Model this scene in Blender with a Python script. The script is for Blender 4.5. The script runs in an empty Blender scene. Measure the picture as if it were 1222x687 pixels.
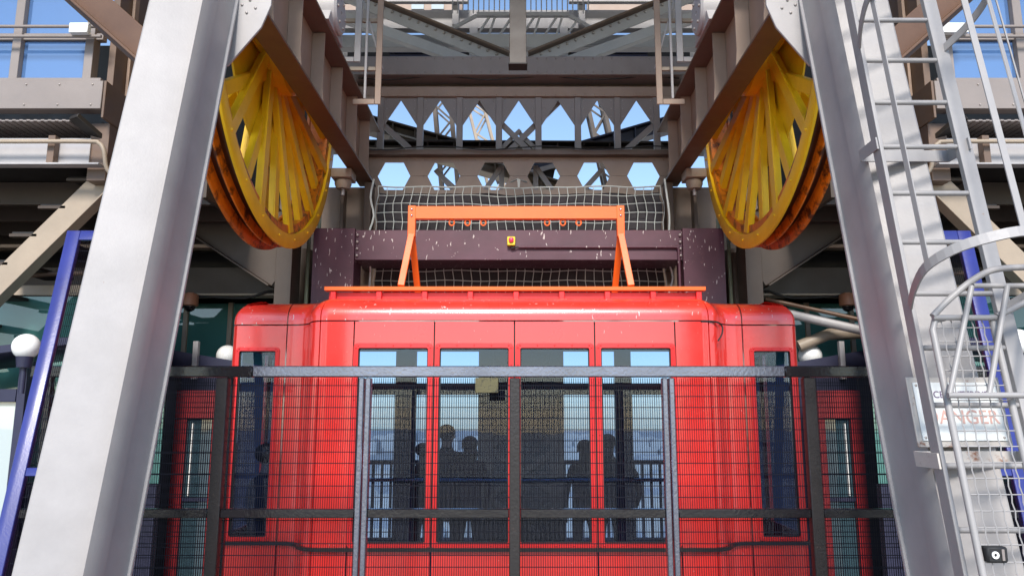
import bpy, bmesh, math, random
from mathutils import Vector, Matrix
R = math.radians
random.seed(11)
sc = bpy.context.scene
COL = sc.collection

# ------------------------------------------------------------------ camera, sky, sun
cam_d = bpy.data.cameras.new('camera'); cam = bpy.data.objects.new('camera', cam_d); COL.objects.link(cam)
cam.location = (0, 0, 1.6); cam.rotation_euler = (R(90 + 9.54), 0, 0)
cam_d.sensor_width = 36; cam_d.lens = 36 * 900 / 1222; cam_d.shift_x = -8 / 1222
cam_d.clip_start = 0.05; cam_d.clip_end = 6000
sc.camera = cam
SUN_EL, SUN_AZ = 40, 182           # degrees; azimuth from +Y, clockwise
w = bpy.data.worlds.new('World'); sc.world = w; w.use_nodes = True
nt = w.node_tree; nt.nodes.clear()
sky = nt.nodes.new('ShaderNodeTexSky'); sky.sky_type = 'NISHITA'; sky.sun_disc = False
sky.sun_elevation = R(SUN_EL); sky.sun_rotation = R(SUN_AZ); sky.air_density = 1.0; sky.dust_density = .4; sky.ozone_density = 2.0
bg = nt.nodes.new('ShaderNodeBackground'); bg.inputs['Strength'].default_value = 0.125
out = nt.nodes.new('ShaderNodeOutputWorld')
nt.links.new(sky.outputs[0], bg.inputs[0]); nt.links.new(bg.outputs[0], out.inputs[0])
sd = bpy.data.lights.new('sun', 'SUN'); sun = bpy.data.objects.new('sun', sd); COL.objects.link(sun)
sd.energy = 2.6; sd.angle = R(14); sd.color = (1, .95, .88)
_d = Vector((math.sin(R(SUN_AZ)) * math.cos(R(SUN_EL)), math.cos(R(SUN_AZ)) * math.cos(R(SUN_EL)), math.sin(R(SUN_EL))))
sun.rotation_euler = _d.to_track_quat('Z', 'Y').to_euler()
sc.view_settings.view_transform = 'Standard'; sc.view_settings.look = 'None'
sc.view_settings.gamma = 1; sc.view_settings.use_curve_mapping = False
sc.view_settings.exposure = 1.0
sc.cycles.max_bounces = 8; sc.cycles.transparent_max_bounces = 24

# ------------------------------------------------------------------ materials
def N(t, kind, **kw):
    n = t.nodes.new(kind)
    for k, v in kw.items(): setattr(n, k, v)
    return n
def ramp(t, src, lo, hi, c0=(0, 0, 0, 1), c1=(1, 1, 1, 1)):
    r = N(t, 'ShaderNodeValToRGB'); r.color_ramp.elements[0].position = lo; r.color_ramp.elements[1].position = hi
    r.color_ramp.elements[0].color = c0; r.color_ramp.elements[1].color = c1
    t.links.new(src, r.inputs[0]); return r.outputs[0]
def mixc(t, fac, a, b):
    m = N(t, 'ShaderNodeMix', data_type='RGBA')
    if isinstance(fac, (int, float)): m.inputs[0].default_value = fac
    else: t.links.new(fac, m.inputs[0])
    for k, v in ((6, a), (7, b)):
        if isinstance(v, tuple): m.inputs[k].default_value = (*v[:3], 1)
        else: t.links.new(v, m.inputs[k])
    return m.outputs[2]
def paint(name, c, rough=.45, metal=0., var=.10, grime=None, gamt=.0, gscale=7., streak=None, samt=0., sscale=14., bump=.04, bscale=90., coat=0., spec=.5):
    m = bpy.data.materials.new(name); m.use_nodes = True; t = m.node_tree
    b = t.nodes['Principled BSDF']
    tc = N(t, 'ShaderNodeTexCoord'); co = tc.outputs['Object']
    n1 = N(t, 'ShaderNodeTexNoise'); n1.inputs['Scale'].default_value = 2.3; n1.inputs['Detail'].default_value = 6; n1.inputs['Roughness'].default_value = .65
    t.links.new(co, n1.inputs['Vector'])
    lo = tuple(x * (1 - var * 1.6) for x in c); hi = tuple(min(1, x * (1 + var)) for x in c)
    col = mixc(t, ramp(t, n1.outputs['Fac'], .3, .7), lo, hi)
    rv = None
    if grime:
        n2 = N(t, 'ShaderNodeTexNoise'); n2.inputs['Scale'].default_value = gscale; n2.inputs['Detail'].default_value = 9; n2.inputs['Roughness'].default_value = .72
        t.links.new(co, n2.inputs['Vector'])
        col = mixc(t, ramp(t, n2.outputs['Fac'], .66 - gamt, .74 - gamt * .7), col, grime)
    if streak:
        mp = N(t, 'ShaderNodeMapping'); mp.inputs['Scale'].default_value = (1, 1, .28); t.links.new(co, mp.inputs[0])
        nz = N(t, 'ShaderNodeTexNoise'); nz.inputs['Scale'].default_value = sscale * .9; t.links.new(mp.outputs[0], nz.inputs['Vector'])
        ad = N(t, 'ShaderNodeVectorMath', operation='SCALE'); ad.inputs['Scale'].default_value = .06; t.links.new(nz.outputs['Color'], ad.inputs[0])
        ad2 = N(t, 'ShaderNodeVectorMath', operation='ADD'); t.links.new(mp.outputs[0], ad2.inputs[0]); t.links.new(ad.outputs[0], ad2.inputs[1])
        vo = N(t, 'ShaderNodeTexVoronoi'); vo.inputs['Scale'].default_value = sscale; t.links.new(ad2.outputs[0], vo.inputs['Vector'])
        sep = N(t, 'ShaderNodeSeparateColor'); t.links.new(vo.outputs['Color'], sep.inputs[0])
        th = N(t, 'ShaderNodeMath', operation='MULTIPLY'); th.inputs[1].default_value = samt; t.links.new(sep.outputs[0], th.inputs[0])
        lt = N(t, 'ShaderNodeMath', operation='LESS_THAN'); t.links.new(vo.outputs['Distance'], lt.inputs[0]); t.links.new(th.outputs[0], lt.inputs[1])
        pick = N(t, 'ShaderNodeMath', operation='GREATER_THAN'); pick.inputs[1].default_value = .45; t.links.new(sep.outputs[1], pick.inputs[0])
        mu = N(t, 'ShaderNodeMath', operation='MULTIPLY'); t.links.new(lt.outputs[0], mu.inputs[0]); t.links.new(pick.outputs[0], mu.inputs[1])
        col = mixc(t, mu.outputs[0], col, streak)
    t.links.new(col, b.inputs['Base Color'])
    n3 = N(t, 'ShaderNodeTexNoise'); n3.inputs['Scale'].default_value = bscale; n3.inputs['Detail'].default_value = 4
    t.links.new(co, n3.inputs['Vector'])
    n4 = N(t, 'ShaderNodeTexNoise'); n4.inputs['Scale'].default_value = 5; n4.inputs['Detail'].default_value = 5; t.links.new(co, n4.inputs['Vector'])
    mr = N(t, 'ShaderNodeMapRange'); mr.inputs['To Min'].default_value = max(.03, rough - .12); mr.inputs['To Max'].default_value = min(1, rough + .15)
    t.links.new(n4.outputs['Fac'], mr.inputs[0]); t.links.new(mr.outputs[0], b.inputs['Roughness'])
    if bump:
        bp = N(t, 'ShaderNodeBump'); bp.inputs['Strength'].default_value = min(1, bump * 4); bp.inputs['Distance'].default_value = .004
        t.links.new(n3.outputs['Fac'], bp.inputs['Height']); t.links.new(bp.outputs[0], b.inputs['Normal'])
    b.inputs['Metallic'].default_value = metal; b.inputs['Coat Weight'].default_value = coat; b.inputs['Coat Roughness'].default_value = .12
    if coat > .9: b.inputs['Coat IOR'].default_value = 1.62
    b.inputs['Specular IOR Level'].default_value = spec
    return m
def glass(name, tint, refl=.12, rough=.02, solid=None):
    m = bpy.data.materials.new(name); m.use_nodes = True; t = m.node_tree; t.nodes.clear()
    o = N(t, 'ShaderNodeOutputMaterial'); g = N(t, 'ShaderNodeBsdfGlossy'); g.inputs['Roughness'].default_value = rough
    if solid:
        tr = N(t, 'ShaderNodeBsdfDiffuse'); tr.inputs[0].default_value = (*tint, 1)
    else:
        tr = N(t, 'ShaderNodeBsdfTransparent'); tr.inputs[0].default_value = (*tint, 1)
    fr = N(t, 'ShaderNodeFresnel'); fr.inputs[0].default_value = 1.5
    ad = N(t, 'ShaderNodeMath', operation='ADD', use_clamp=True); ad.inputs[1].default_value = refl; t.links.new(fr.outputs[0], ad.inputs[0])
    tc = N(t, 'ShaderNodeTexCoord'); nz = N(t, 'ShaderNodeTexNoise'); nz.inputs['Scale'].default_value = 1.3; t.links.new(tc.outputs['Object'], nz.inputs['Vector'])
    bp = N(t, 'ShaderNodeBump'); bp.inputs['Strength'].default_value = .12; bp.inputs['Distance'].default_value = .02
    t.links.new(nz.outputs['Fac'], bp.inputs['Height']); t.links.new(bp.outputs[0], g.inputs['Normal'])
    mx = N(t, 'ShaderNodeMixShader'); t.links.new(ad.outputs[0], mx.inputs[0]); t.links.new(tr.outputs[0], mx.inputs[1]); t.links.new(g.outputs[0], mx.inputs[2])
    t.links.new(mx.outputs[0], o.inputs[0]); return m
RUST = (.20, .07, .025)
M = dict(
    column=paint('column_paint', (.36, .338, .332), .42, var=.09, grime=(.20, .10, .06), gamt=-.02, gscale=20, bump=.03),
    ladder=paint('ladder_paint', (.32, .305, .30), .45, var=.08, grime=(.30, .17, .10), gamt=-.02, gscale=12),
    rusty=paint('rusty_ladder_paint', (.5, .46, .42), .5, var=.1, grime=RUST, gamt=.10, gscale=10),
    brown=paint('tower_brown_paint', (.15, .098, .070), .5, var=.10, grime=(.10, .07, .055), gamt=.0, gscale=4),
    tan=paint('tan_steel_paint', (.36, .29, .22), .5, var=.10, grime=(.16, .12, .09), gamt=.0, gscale=5),
    rustbrown=paint('warm_brown_paint', (.13, .068, .038), .42, var=.14, grime=(.09, .05, .03), gamt=.02, gscale=3),
    grey=paint('girder_grey_paint', (.25, .215, .20), .45, var=.08, grime=(.09, .08, .08), gamt=-.02, gscale=5),
    palegrey=paint('pale_grey_paint', (.40, .385, .39), .45, var=.08, grime=(.15, .14, .14), gamt=-.02, gscale=5),
    taupe=paint('taupe_paint', (.34, .24, .18), .5, var=.08, grime=(.15, .11, .09), gamt=-.02, gscale=5),
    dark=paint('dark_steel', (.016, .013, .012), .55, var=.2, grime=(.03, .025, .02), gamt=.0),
    navy=paint('dark_blue_steel', (.022, .023, .055), .45, var=.15),
    yellow=paint('yellow_paint', (.95, .57, .012), .34, var=.12, grime=(.14, .07, .015), gamt=-.005, gscale=14, bump=.05),
    yellowdeep=paint('deep_yellow_paint', (.95, .55, .012), .42, var=.14, grime=(.16, .08, .02), gamt=.0, gscale=10, bump=.05),
    orangerim=paint('worn_orange_rim', (.72, .19, .008), .33, var=.2, grime=(.07, .018, .006), gamt=.17, gscale=8, bump=.08),
    groove=paint('greasy_groove', (.10, .03, .012), .3, var=.3),
    red=paint('cabin_red_paint', (.72, .024, .017), .30, var=.12, grime=(.50, .022, .018), gamt=.03, gscale=3, streak=(.55, .36, .33), samt=.10, sscale=50, bump=.02, coat=1.),
    redroof=paint('spattered_red_roof', (.72, .040, .026), .3, var=.12, streak=(.60, .46, .44), samt=.24, sscale=40, bump=.03, coat=1.),
    redframe=paint('window_frame_red', (.70, .02, .02), .35, var=.08, bump=.02),
    reddark=paint('kiosk_red_paint', (.25, .010, .013), .4, var=.15),
    orange=paint('orange_frame_paint', (.84, .13, .012), .4, var=.08, grime=(.6, .12, .05), gamt=.0, gscale=9),
    maroon=paint('spattered_maroon_paint', (.080, .026, .042), .5, var=.16, grime=(.15, .06, .06), gamt=.02, gscale=5, streak=(.48, .42, .40), samt=.27, sscale=38, bump=.05),
    black=paint('glossy_black_paint', (.007, .006, .008), .24, var=.2, bump=.12, bscale=55, coat=.4, spec=.5),
    blackworn=paint('worn_black_post', (.014, .011, .011), .42, var=.3, grime=(.06, .04, .034), gamt=.02, gscale=16, bump=.12, bscale=60),
    skysheen=paint('sky_sheen_paint', (.21, .22, .27), .24, metal=.8, var=.15, bump=.10, bscale=60),  # black fence paint with its sky sheen put into the colour
    shaded_brown=paint('shaded_brown_paint', (.055, .037, .026), .5, var=.15, grime=(.04, .03, .022), gamt=.0, gscale=4),  # darker copy of the tower brown, shade under the galleries included in it
    wire=paint('black_wire', (.006, .007, .014), .45, var=.1, bump=0, spec=.15),
    blue=paint('blue_panel_paint', (.03, .037, .20), .33, var=.15, grime=(.03, .02, .10), gamt=.05, gscale=4, coat=.3),
    rope=paint('net_rope', (.56, .58, .54), .8, var=.12, bump=.2, bscale=200),
    cloth=paint('dark_cloth', (.045, .038, .042), .85, var=.3, bump=.2, bscale=140),
    cable=paint('greenish_wire_rope', (.33, .36, .25), .55, var=.15, bump=.5, bscale=60),
    moss=paint('mossy_plate', (.13, .115, .055), .8, var=.3, grime=(.03, .03, .025), gamt=.14, gscale=30, bump=.3),
    rubber=paint('black_rubber', (.015, .015, .016), .6),
    metal=paint('bright_metal', (.7, .7, .72), .25, metal=1.0, bump=.01),
    bolt=paint('bolt_metal', (.42, .38, .36), .45, metal=.4),
    globe=paint('opal_globe', (.86, .86, .84), .25, var=.02, bump=0),
    signw=paint('enamel_white', (.78, .80, .78), .35, var=.04, grime=(.45, .36, .30), gamt=-.03, gscale=14),
    signred=paint('faded_red_print', (.66, .40, .35), .5, var=.2, bump=0),
    signtxt=paint('dark_print', (.16, .10, .20), .5, var=.1, bump=0),
    estopy=paint('yellow_box', (.75, .62, .03), .4, bump=0), estopr=paint('red_button', (.75, .03, .10), .35, bump=0),
    domebr=paint('brown_camera_housing', (.36, .16, .09), .4), lens=paint('dark_lens', (.01, .01, .012), .06, var=0, bump=0),
    deck=paint('platform_deck', (.17, .16, .155), .7, var=.15, grime=(.10, .09, .085), gamt=.02),
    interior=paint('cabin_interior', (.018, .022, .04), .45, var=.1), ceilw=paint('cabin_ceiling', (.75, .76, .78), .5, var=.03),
    city=paint('city_ground', (.42, .39, .33), .9, var=.0, bump=0), stone=paint('city_stone', (.55, .50, .43), .85, var=.0, bump=0),
    teal=glass('teal_glass', (.07, .21, .19), .06, .03, True), bluepane=glass('sky_tinted_pane', (.07, .16, .36), .22, .01, True),  # bluepane: sky reflection put into the blue base colour
    pane=glass('cabin_pane', (.46, .58, .75), .02), kioskpane=glass('kiosk_pane', (.04, .075, .095), .10, .02, True),
    whitepane=glass('kiosk_white_pane', (.45, .52, .52), .1, .02, True),
    skin=paint('skin', (.42, .25, .18), .5, bump=0), hair=paint('hair', (.03, .02, .015), .6, bump=.1),
    coat1=paint('navy_coat', (.02, .025, .05), .8), coat2=paint('charcoal_coat', (.03, .03, .032), .8), coat3=paint('plum_coat', (.06, .025, .045), .8),
)

# ------------------------------------------------------------------ mesh helpers
class MB:
    def __init__(s): s.v = []; s.f = []
    def add(s, vs, fs):
        o = len(s.v); s.v += [tuple(p) for p in vs]; s.f += [tuple(i + o for i in f) for f in fs]; return s
    def box(s, x0, x1, y0, y1, z0, z1):
        x0, x1 = sorted((x0, x1)); y0, y1 = sorted((y0, y1)); z0, z1 = sorted((z0, z1))
        return s.add([(x0,y0,z0),(x1,y0,z0),(x1,y1,z0),(x0,y1,z0),(x0,y0,z1),(x1,y0,z1),(x1,y1,z1),(x0,y1,z1)],
                     [(0,3,2,1),(4,5,6,7),(0,1,5,4),(1,2,6,5),(2,3,7,6),(3,0,4,7)])
    def bar(s, p, q, wd, ht, up=(0, 0, 1)):
        p = Vector(p); q = Vector(q); d = (q - p).normalized(); u = Vector(up)
        if abs(d.dot(u)) > .98: u = Vector((0, 1, 0))
        sd = d.cross(u).normalized(); u = sd.cross(d).normalized(); a = sd * wd / 2; b = u * ht / 2
        return s.add([p-a-b, p+a-b, p+a+b, p-a+b, q-a-b, q+a-b, q+a+b, q-a+b], [(0,1,2,3),(7,6,5,4),(0,4,5,1),(1,5,6,2),(2,6,7,3),(3,7,4,0)])
    def tube(s, pts, r, n=10, closed=False):
        pts = [Vector(p) for p in pts]; m = len(pts); rings = []; prev = None
        for i, p in enumerate(pts):
            if closed: d = (pts[(i+1) % m] - pts[i-1]).normalized()
            else: d = (pts[min(i+1, m-1)] - pts[max(i-1, 0)]).normalized()
            if prev is None: u = d.orthogonal().normalized()
            else: u = (prev - d * prev.dot(d)).normalized()
            prev = u; v = d.cross(u); rr = r[i] if isinstance(r, (list, tuple)) else r
            rings.append([p + (u * math.cos(2*math.pi*k/n) + v * math.sin(2*math.pi*k/n)) * rr for k in range(n)])
        vs = [q for g in rings for q in g]; fs = []
        for i in range(m if closed else m - 1):
            j = (i + 1) % m
            for k in range(n): fs.append((i*n+k, i*n+(k+1) % n, j*n+(k+1) % n, j*n+k))
        if not closed: fs += [tuple(reversed(range(n))), tuple((m-1)*n+k for k in range(n))]
        return s.add(vs, fs)
    def band(s, pts, wvec, th):            # flat bar following pts; wvec = width vector, th = thickness
        pts = [Vector(p) for p in pts]; wv = Vector(wvec) / 2; m = len(pts); vs = []; fs = []
        for i, p in enumerate(pts):
            d = (pts[min(i+1, m-1)] - pts[max(i-1, 0)]).normalized(); nn = d.cross(wv).normalized() * th / 2
            vs += [p - wv - nn, p + wv - nn, p + wv + nn, p - wv + nn]
        for i in range(m - 1):
            for k in range(4): fs.append((i*4+k, (i+1)*4+k, (i+1)*4+(k+1) % 4, i*4+(k+1) % 4))
        fs += [(0, 1, 2, 3), tuple(reversed([(m-1)*4+k for k in range(4)]))]
        return s.add(vs, fs)
    def prism(s, poly, ax, a0, a1):        # poly = 2D points; ax 'y': (x,z) extruded in y; 'x': (y,z); 'z': (x,y)
        n = len(poly)
        mk = {'y': lambda p, a: (p[0], a, p[1]), 'x': lambda p, a: (a, p[0], p[1]), 'z': lambda p, a: (p[0], p[1], a)}[ax]
        return s.add([mk(p, a0) for p in poly] + [mk(p, a1) for p in poly],
                     [tuple(range(n)), tuple(reversed(range(n, 2*n)))] + [(i, i + n, (i+1) % n + n, (i+1) % n) for i in range(n)])
    def lathe(s, prof, cx, cy, cz, ax='x', n=64, full=True):   # prof: (offset along axis, radius)
        vs = []; fs = []; m = len(prof)
        for k in range(n):
            a = 2 * math.pi * k / n; ca, sa = math.cos(a), math.sin(a)
            for (o, r) in prof:
                vs.append({'x': (cx + o, cy + r*ca, cz + r*sa), 'z': (cx + r*ca, cy + r*sa, cz + o), 'y': (cx + r*ca, cy + o, cz + r*sa)}[ax])
        for k in range(n):
            j = (k + 1) % n
            for i in range(m - 1 if not full else m): fs.append((k*m+i, k*m+(i+1) % m, j*m+(i+1) % m, j*m+i))
        return s.add(vs, fs)
    def sphere(s, c, r, nu=20, nv=12, sc_=(1, 1, 1)):
        vs = [(c[0], c[1], c[2] + r*sc_[2])]; fs = []
        for i in range(1, nv):
            t = math.pi * i / nv
            for k in range(nu):
                a = 2*math.pi*k/nu; vs.append((c[0] + r*sc_[0]*math.sin(t)*math.cos(a), c[1] + r*sc_[1]*math.sin(t)*math.sin(a), c[2] + r*sc_[2]*math.cos(t)))
        vs.append((c[0], c[1], c[2] - r*sc_[2])); L = len(vs) - 1
        for k in range(nu):
            fs.append((0, 1 + k, 1 + (k+1) % nu)); b = 1 + (nv-2)*nu; fs.append((L, b + (k+1) % nu, b + k))
            for i in range(nv - 2):
                o = 1 + i*nu; fs.append((o + k, o + nu + k, o + nu + (k+1) % nu, o + (k+1) % nu))
        return s.add(vs, fs)
    def build(s, name, mat, parent=None, bevel=0., smooth=False, kind=None):
        off = wloc(parent)
        me = bpy.data.meshes.new(name); me.from_pydata([(a-off[0], b-off[1], c-off[2]) for a, b, c in s.v], [], s.f)
        bm = bmesh.new(); bm.from_mesh(me); bmesh.ops.recalc_face_normals(bm, faces=bm.faces)
        if bevel:
            es = [e for e in bm.edges if len(e.link_faces) == 2 and e.calc_face_angle(0) > .6]
            bmesh.ops.bevel(bm, geom=es, offset=bevel, segments=2 if bevel > .006 else 1, profile=.5, affect='EDGES', clamp_overlap=True)
        bm.to_mesh(me); bm.free()
        if smooth or bevel:
            me.polygons.foreach_set('use_smooth', [True] * len(me.polygons))
            me.set_sharp_from_angle(angle=R(42))
        me.materials.append(M[mat] if isinstance(mat, str) else mat)
        o = bpy.data.objects.new(name, me); COL.objects.link(o)
        if parent: o.parent = parent
        if kind: o['kind'] = kind
        return o
def wloc(o):
    v = Vector((0, 0, 0))
    while o: v = v + Vector(o.location); o = o.parent
    return v
def tag(o, label, cat, group=None):
    o['label'] = label; o['category'] = cat
    if group: o['group'] = group
    return o
def thing(name, label, cat, loc=(0, 0, 0), group=None):
    o = bpy.data.objects.new(name, None); COL.objects.link(o); o.location = loc; o.empty_display_size = .2
    return tag(o, label, cat, group)
def part(name, mat, parent, fn, bevel=.003, **kw):
    m = MB(); fn(m); return m.build(name, mat, parent, bevel, **kw)
def pbox(name, mat, parent, x0, x1, y0, y1, z0, z1, bevel=.003):
    return MB().box(x0, x1, y0, y1, z0, z1).build(name, mat, parent, bevel)
def pbar(name, mat, parent, p, q, wd, ht, up=(0, 0, 1), bevel=.003):
    return MB().bar(p, q, wd, ht, up).build(name, mat, parent, bevel)
def ptube(name, mat, parent, pts, r, n=10, closed=False):
    return MB().tube(pts, r, n, closed).build(name, mat, parent, 0, True)
def struct(o): o['kind'] = 'structure'; return o
def share(src, name, parent, loc, rot=None):
    o = bpy.data.objects.new(name, src.data); COL.objects.link(o); o.parent = parent; o.location = loc
    if rot: o.rotation_euler = rot
    return o
def bolts(parent, pts, r=.008, axis='y', sgn=-1, name='bolts', mat='bolt'):   # small bolt heads, one mesh
    m = MB()
    for (x, y, z) in pts:
        prof = [(0, r), (sgn*r*.5, r*.85), (sgn*r*.8, r*.4), (sgn*r*.85, .0005), (0, .0005)]
        m.lathe(prof, x, y, z, axis, 8)
    o = m.build(name, mat, parent, 0, True); o['kind'] = 'stuff'; return o
def ibeam(m, p, q, wd, ht, tf=.018, tw=.012):
    p = Vector(p); q = Vector(q); d = (q - p).normalized(); sd = d.cross(Vector((0, 0, 1))).normalized(); u = sd.cross(d).normalized()
    m.bar(p, q, tw, ht - 2*tf - .002)
    for k in (-1, 1): m.bar(p + u*k*(ht-tf)/2, q + u*k*(ht-tf)/2, wd, tf)

# ------------------------------------------------------------------ the setting: ground, deck
struct(MB().box(-3000, 3000, -3000, 3000, -58.2, -58).build('city_ground', 'city'))
dk = MB(); dk.box(-9, 9, -7, 4.45, -.25, 0); dk.box(-9, -2.5, 4.45, 11, -.25, 0); dk.box(2.5, 9, 4.45, 11, -.25, 0); dk.box(-2.5, 2.5, 7.6, 11, -.25, -.2)
struct(dk.build('platform_deck', 'deck'))
cm = MB(); rnd = random.Random(5)
for i in range(420):
    a = rnd.uniform(-.9, .9); d = rnd.uniform(240, 1500); x = math.sin(a)*d; y = math.cos(a)*d; h = rnd.uniform(12, 26); wd = rnd.uniform(8, 22); dp = rnd.uniform(8, 22)
    cm.box(x-wd, x+wd, y-dp, y+dp, -58, -58+h)
    cm.prism([(x-wd*.98, -58+h), (x+wd*.98, -58+h), (x+wd*.7, -58+h+5), (x-wd*.7, -58+h+5)], 'y', y-dp*.9, y+dp*.9)
o = cm.build('distant_city', 'stone'); o['kind'] = 'stuff'; tag(o, 'pale stone city blocks far below, behind the cabin', 'city')

# ------------------------------------------------------------------ leaning columns
LEAN = .2
def colY(z): return 2.955 + LEAN * z
def colX(z): return 1.751 - .0174 * z
def column(s, label):
    t = thing('leaning_column', label, 'column', (s*1.9, 3.1, 0), 'leaning columns either side of the cabin')
    sec = []                       # (u outward from inner edge, v back)
    sec = [(0, 0), (-.004, .012), (-.010, .035), (-.015, .06), (-.018, .09), (-.0185, .13)]
    sec += [(.278, 0), (.286, .003), (.29, .01), (.29, .33), (-.0185, .33)]
    m = MB(); n = len(sec); zs = [0, 2.9, 5.8]
    vs = [(s*(colX(z)+u), colY(z)+v, z) for z in zs for u, v in sec]
    fs = [(i*n+k, i*n+(k+1) % n, (i+1)*n+(k+1) % n, (i+1)*n+k) for i in range(2) for k in range(n)] + [tuple(range(n)), tuple(range(2*n, 3*n))]
    m.add(vs, fs); m.build('shaft', 'column', t, 0, True)
    m = MB()
    for z0, z1 in ((0, 5.8),):
        a = [(s*(colX(z)+u), colY(z)+v, z) for z in (z0, z1) for u, v in ((-.034, .331), (.05, .331), (.05, .350), (-.034, .350))]
        m.add(a, [(0,1,2,3),(7,6,5,4),(0,4,5,1),(1,5,6,2),(2,6,7,3),(3,7,4,0)])
    m.build('edge_flange', 'column', t, .003)
    pbox('base_plate', 'column', t, s*1.66, s*2.14, 2.88, 3.42, 0, .03)
    g = MB().prism([(s*1.69, 3.60), (s*1.80, 3.60), (s*1.80, 4.22), (s*1.46, 4.22), (s*1.46, 3.98), (s*1.51, 3.84)], 'y', 4.108, 4.124).build('gusset_plate', 'column', t, .002)
    bolts(t, [(s*(1.60+.03*i), 4.107, 3.93+.05*i) for i in range(4)] + [(s*(1.55+.035*i), 4.107, 3.96+.05*i) for i in range(4)], .009)
    # brown brace running up and out behind the column
    b = MB().bar((s*1.93, 4.25, 3.48), (s*3.6, 4.45, 4.96), .02, .2, (0, 0, 1)); b.bar((s*1.93, 4.20, 3.39), (s*3.6, 4.40, 4.87), .12, .016)
    b.build('diagonal_brace', 'rustbrown', t, .003)
    return t
column(-1, 'pale grey leaning steel column at the left, without a ladder')
column(1, 'pale grey leaning steel column at the right, behind the caged ladder')

# ------------------------------------------------------------------ caged ladder + sign
lad = thing('caged_ladder', 'pale grey steel ladder with safety hoops fixed to the right column', 'ladder', (1.87, 2.8, 0))
def LY(z, o=0): return 2.795 + LEAN * z + o
def lbar(name, x, w_, d_, z0, z1, o=0, mat='ladder', parent=None):
    m = MB(); vs = [(x + a*w_/2, LY(z, o) + b*d_/2, z) for z in (z0, z1) for a, b in ((-1,-1),(1,-1),(1,1),(-1,1))]
    m.add(vs, [(0,1,2,3),(7,6,5,4),(0,4,5,1),(1,5,6,2),(2,6,7,3),(3,7,4,0)]); return m.build(name, mat, parent or lad, .002)
lbar('stringer', 1.675, .018, .07, .3, 5.4)
lbar('stringer', 2.075, .066, .03, .3, 5.4)
rg = MB().tube([(-.19, 0, 0), (.19, 0, 0)], .012, 10)
zr = 1.162 - .2385 * 3; first = None
while zr < 5.2:
    p = (1.865 - lad.location.x, LY(zr) - lad.location.y, zr)
    if first is None:
        first = rg.build('rung', 'ladder', None, 0, True); first.parent = lad; first.location = p
    else: share(first, 'rung', lad, p)
    zr += .2385
ring = [(1.675, 3.20, 2.05), (1.63, 3.07, 2.11), (1.61, 2.93, 2.175), (1.655, 2.81, 2.22), (1.75, 2.74, 2.25), (1.88, 2.715, 2.27), (2.01, 2.74, 2.25), (2.11, 2.82, 2.22), (2.155, 2.94, 2.17), (2.14, 3.07, 2.11), (2.085, 3.20, 2.05)]
def smoothpath(pts, n=4):
    pts = [Vector(p) for p in pts]; o = []
    for i in range(len(pts) - 1):
        p0 = pts[max(i-1, 0)]; p1 = pts[i]; p2 = pts[i+1]; p3 = pts[min(i+2, len(pts)-1)]
        for k in range(n):
            t = k / n; o.append(.5*((2*p1) + (p2-p0)*t + (2*p0-5*p1+4*p2-p3)*t*t + (3*p1-p0-3*p2+p3)*t**3))
    return o + [pts[-1]]
for dz in (0, 1.32, 2.64):
    MB().band([p + Vector((0, LEAN*dz, dz)) for p in smoothpath(ring)], (0, .42*.04, .04), .007).build('hoop', 'ladder', lad, 0)
for i in (2, 5, 6, 7):
    p = Vector(ring[i]); inn = Vector((1.88, 2.98, p.z)); dr = (inn - p).normalized()*.012
    a = p + dr; MB().bar(a, a + Vector((0, LEAN*3.0, 3.0)), .028, .006, (inn - p)).build('cage_strap', 'ladder', lad, .001)
for z in (2.84, 1.42):
    mt = 'ladder' if z > 2 else 'rusty'
    m = MB().band([(1.66, LY(z)-.03, z), (1.66, LY(z)+.15, z), (2.09, LY(z)+.15, z), (2.09, LY(z)-.03, z)], (0, .012, .06), .008); m.build('wall_bracket', mt, lad, 0)
# guard basket of tubes
basket = [(1.687, 3.049, 1.996), (1.74, 3.055, 2.045), (1.80, 3.06, 2.095), (1.87, 3.065, 2.145), (1.945, 3.07, 2.185), (2.02, 3.075, 2.20), (2.13, 3.08, 2.205), (2.26, 3.085, 2.2)]
ptube('guard_rail', 'ladder', lad, smoothpath(basket), .0135)
ptube('guard_rail', 'ladder', lad, [(1.864, 3.05, 2.122), (2.26, 3.05, 2.122)], .011)
ptube('guard_rail', 'ladder', lad, [(1.687, 3.049, 1.99), (1.945, 3.049, 1.99)], .012)
ptube('guard_upright', 'ladder', lad, [(1.852, 3.04, 2.118), (1.673, 2.955, 1.68)], .011)
ptube('guard_upright', 'ladder', lad, [(1.998, 3.04, 2.118), (1.826, 2.955, 1.68)], .011)
ptube('guard_upright', 'ladder', lad, [(2.145, 3.04, 2.118), (1.975, 2.955, 1.68)], .011)
ptube('guard_rail', 'ladder', lad, [(1.665, 2.955, 1.675), (1.985, 2.955, 1.675)], .012)
ptube('guard_rail', 'ladder', lad, [(1.945, 3.045, 1.995), (2.24, 3.06, 2.13)], .013)
gate = thing('mesh_gate', 'woven wire mesh gate in a grey tube frame closing the ladder foot', 'gate', (1.8, 2.9, 0))
def GY(z): return 2.665 + LEAN*z
ptube('gate_frame', 'ladder', gate, [(1.684, GY(z), z) for z in (.25, 1.0, 1.94)] + [(1.70, GY(1.98), 1.98), (1.74, GY(1.99), 1.99)], .0135)
ptube('gate_frame', 'ladder', gate, [(1.935, GY(z), z) for z in (.25, 1.0, 2.0)], .0135)
m = MB()
for i in range(1, 6):
    x = 1.684 + .251*i/6; m.tube([(x, GY(.25+.0293*k) + .004*(1 if k % 2 else -1), .25+.0293*k) for k in range(60)], .0026, 5)
for j in range(1, 30):
    z = .25 + .0586*j; m.tube([(1.684, GY(z), z), (1.935, GY(z), z)], .0026, 5)
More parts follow.
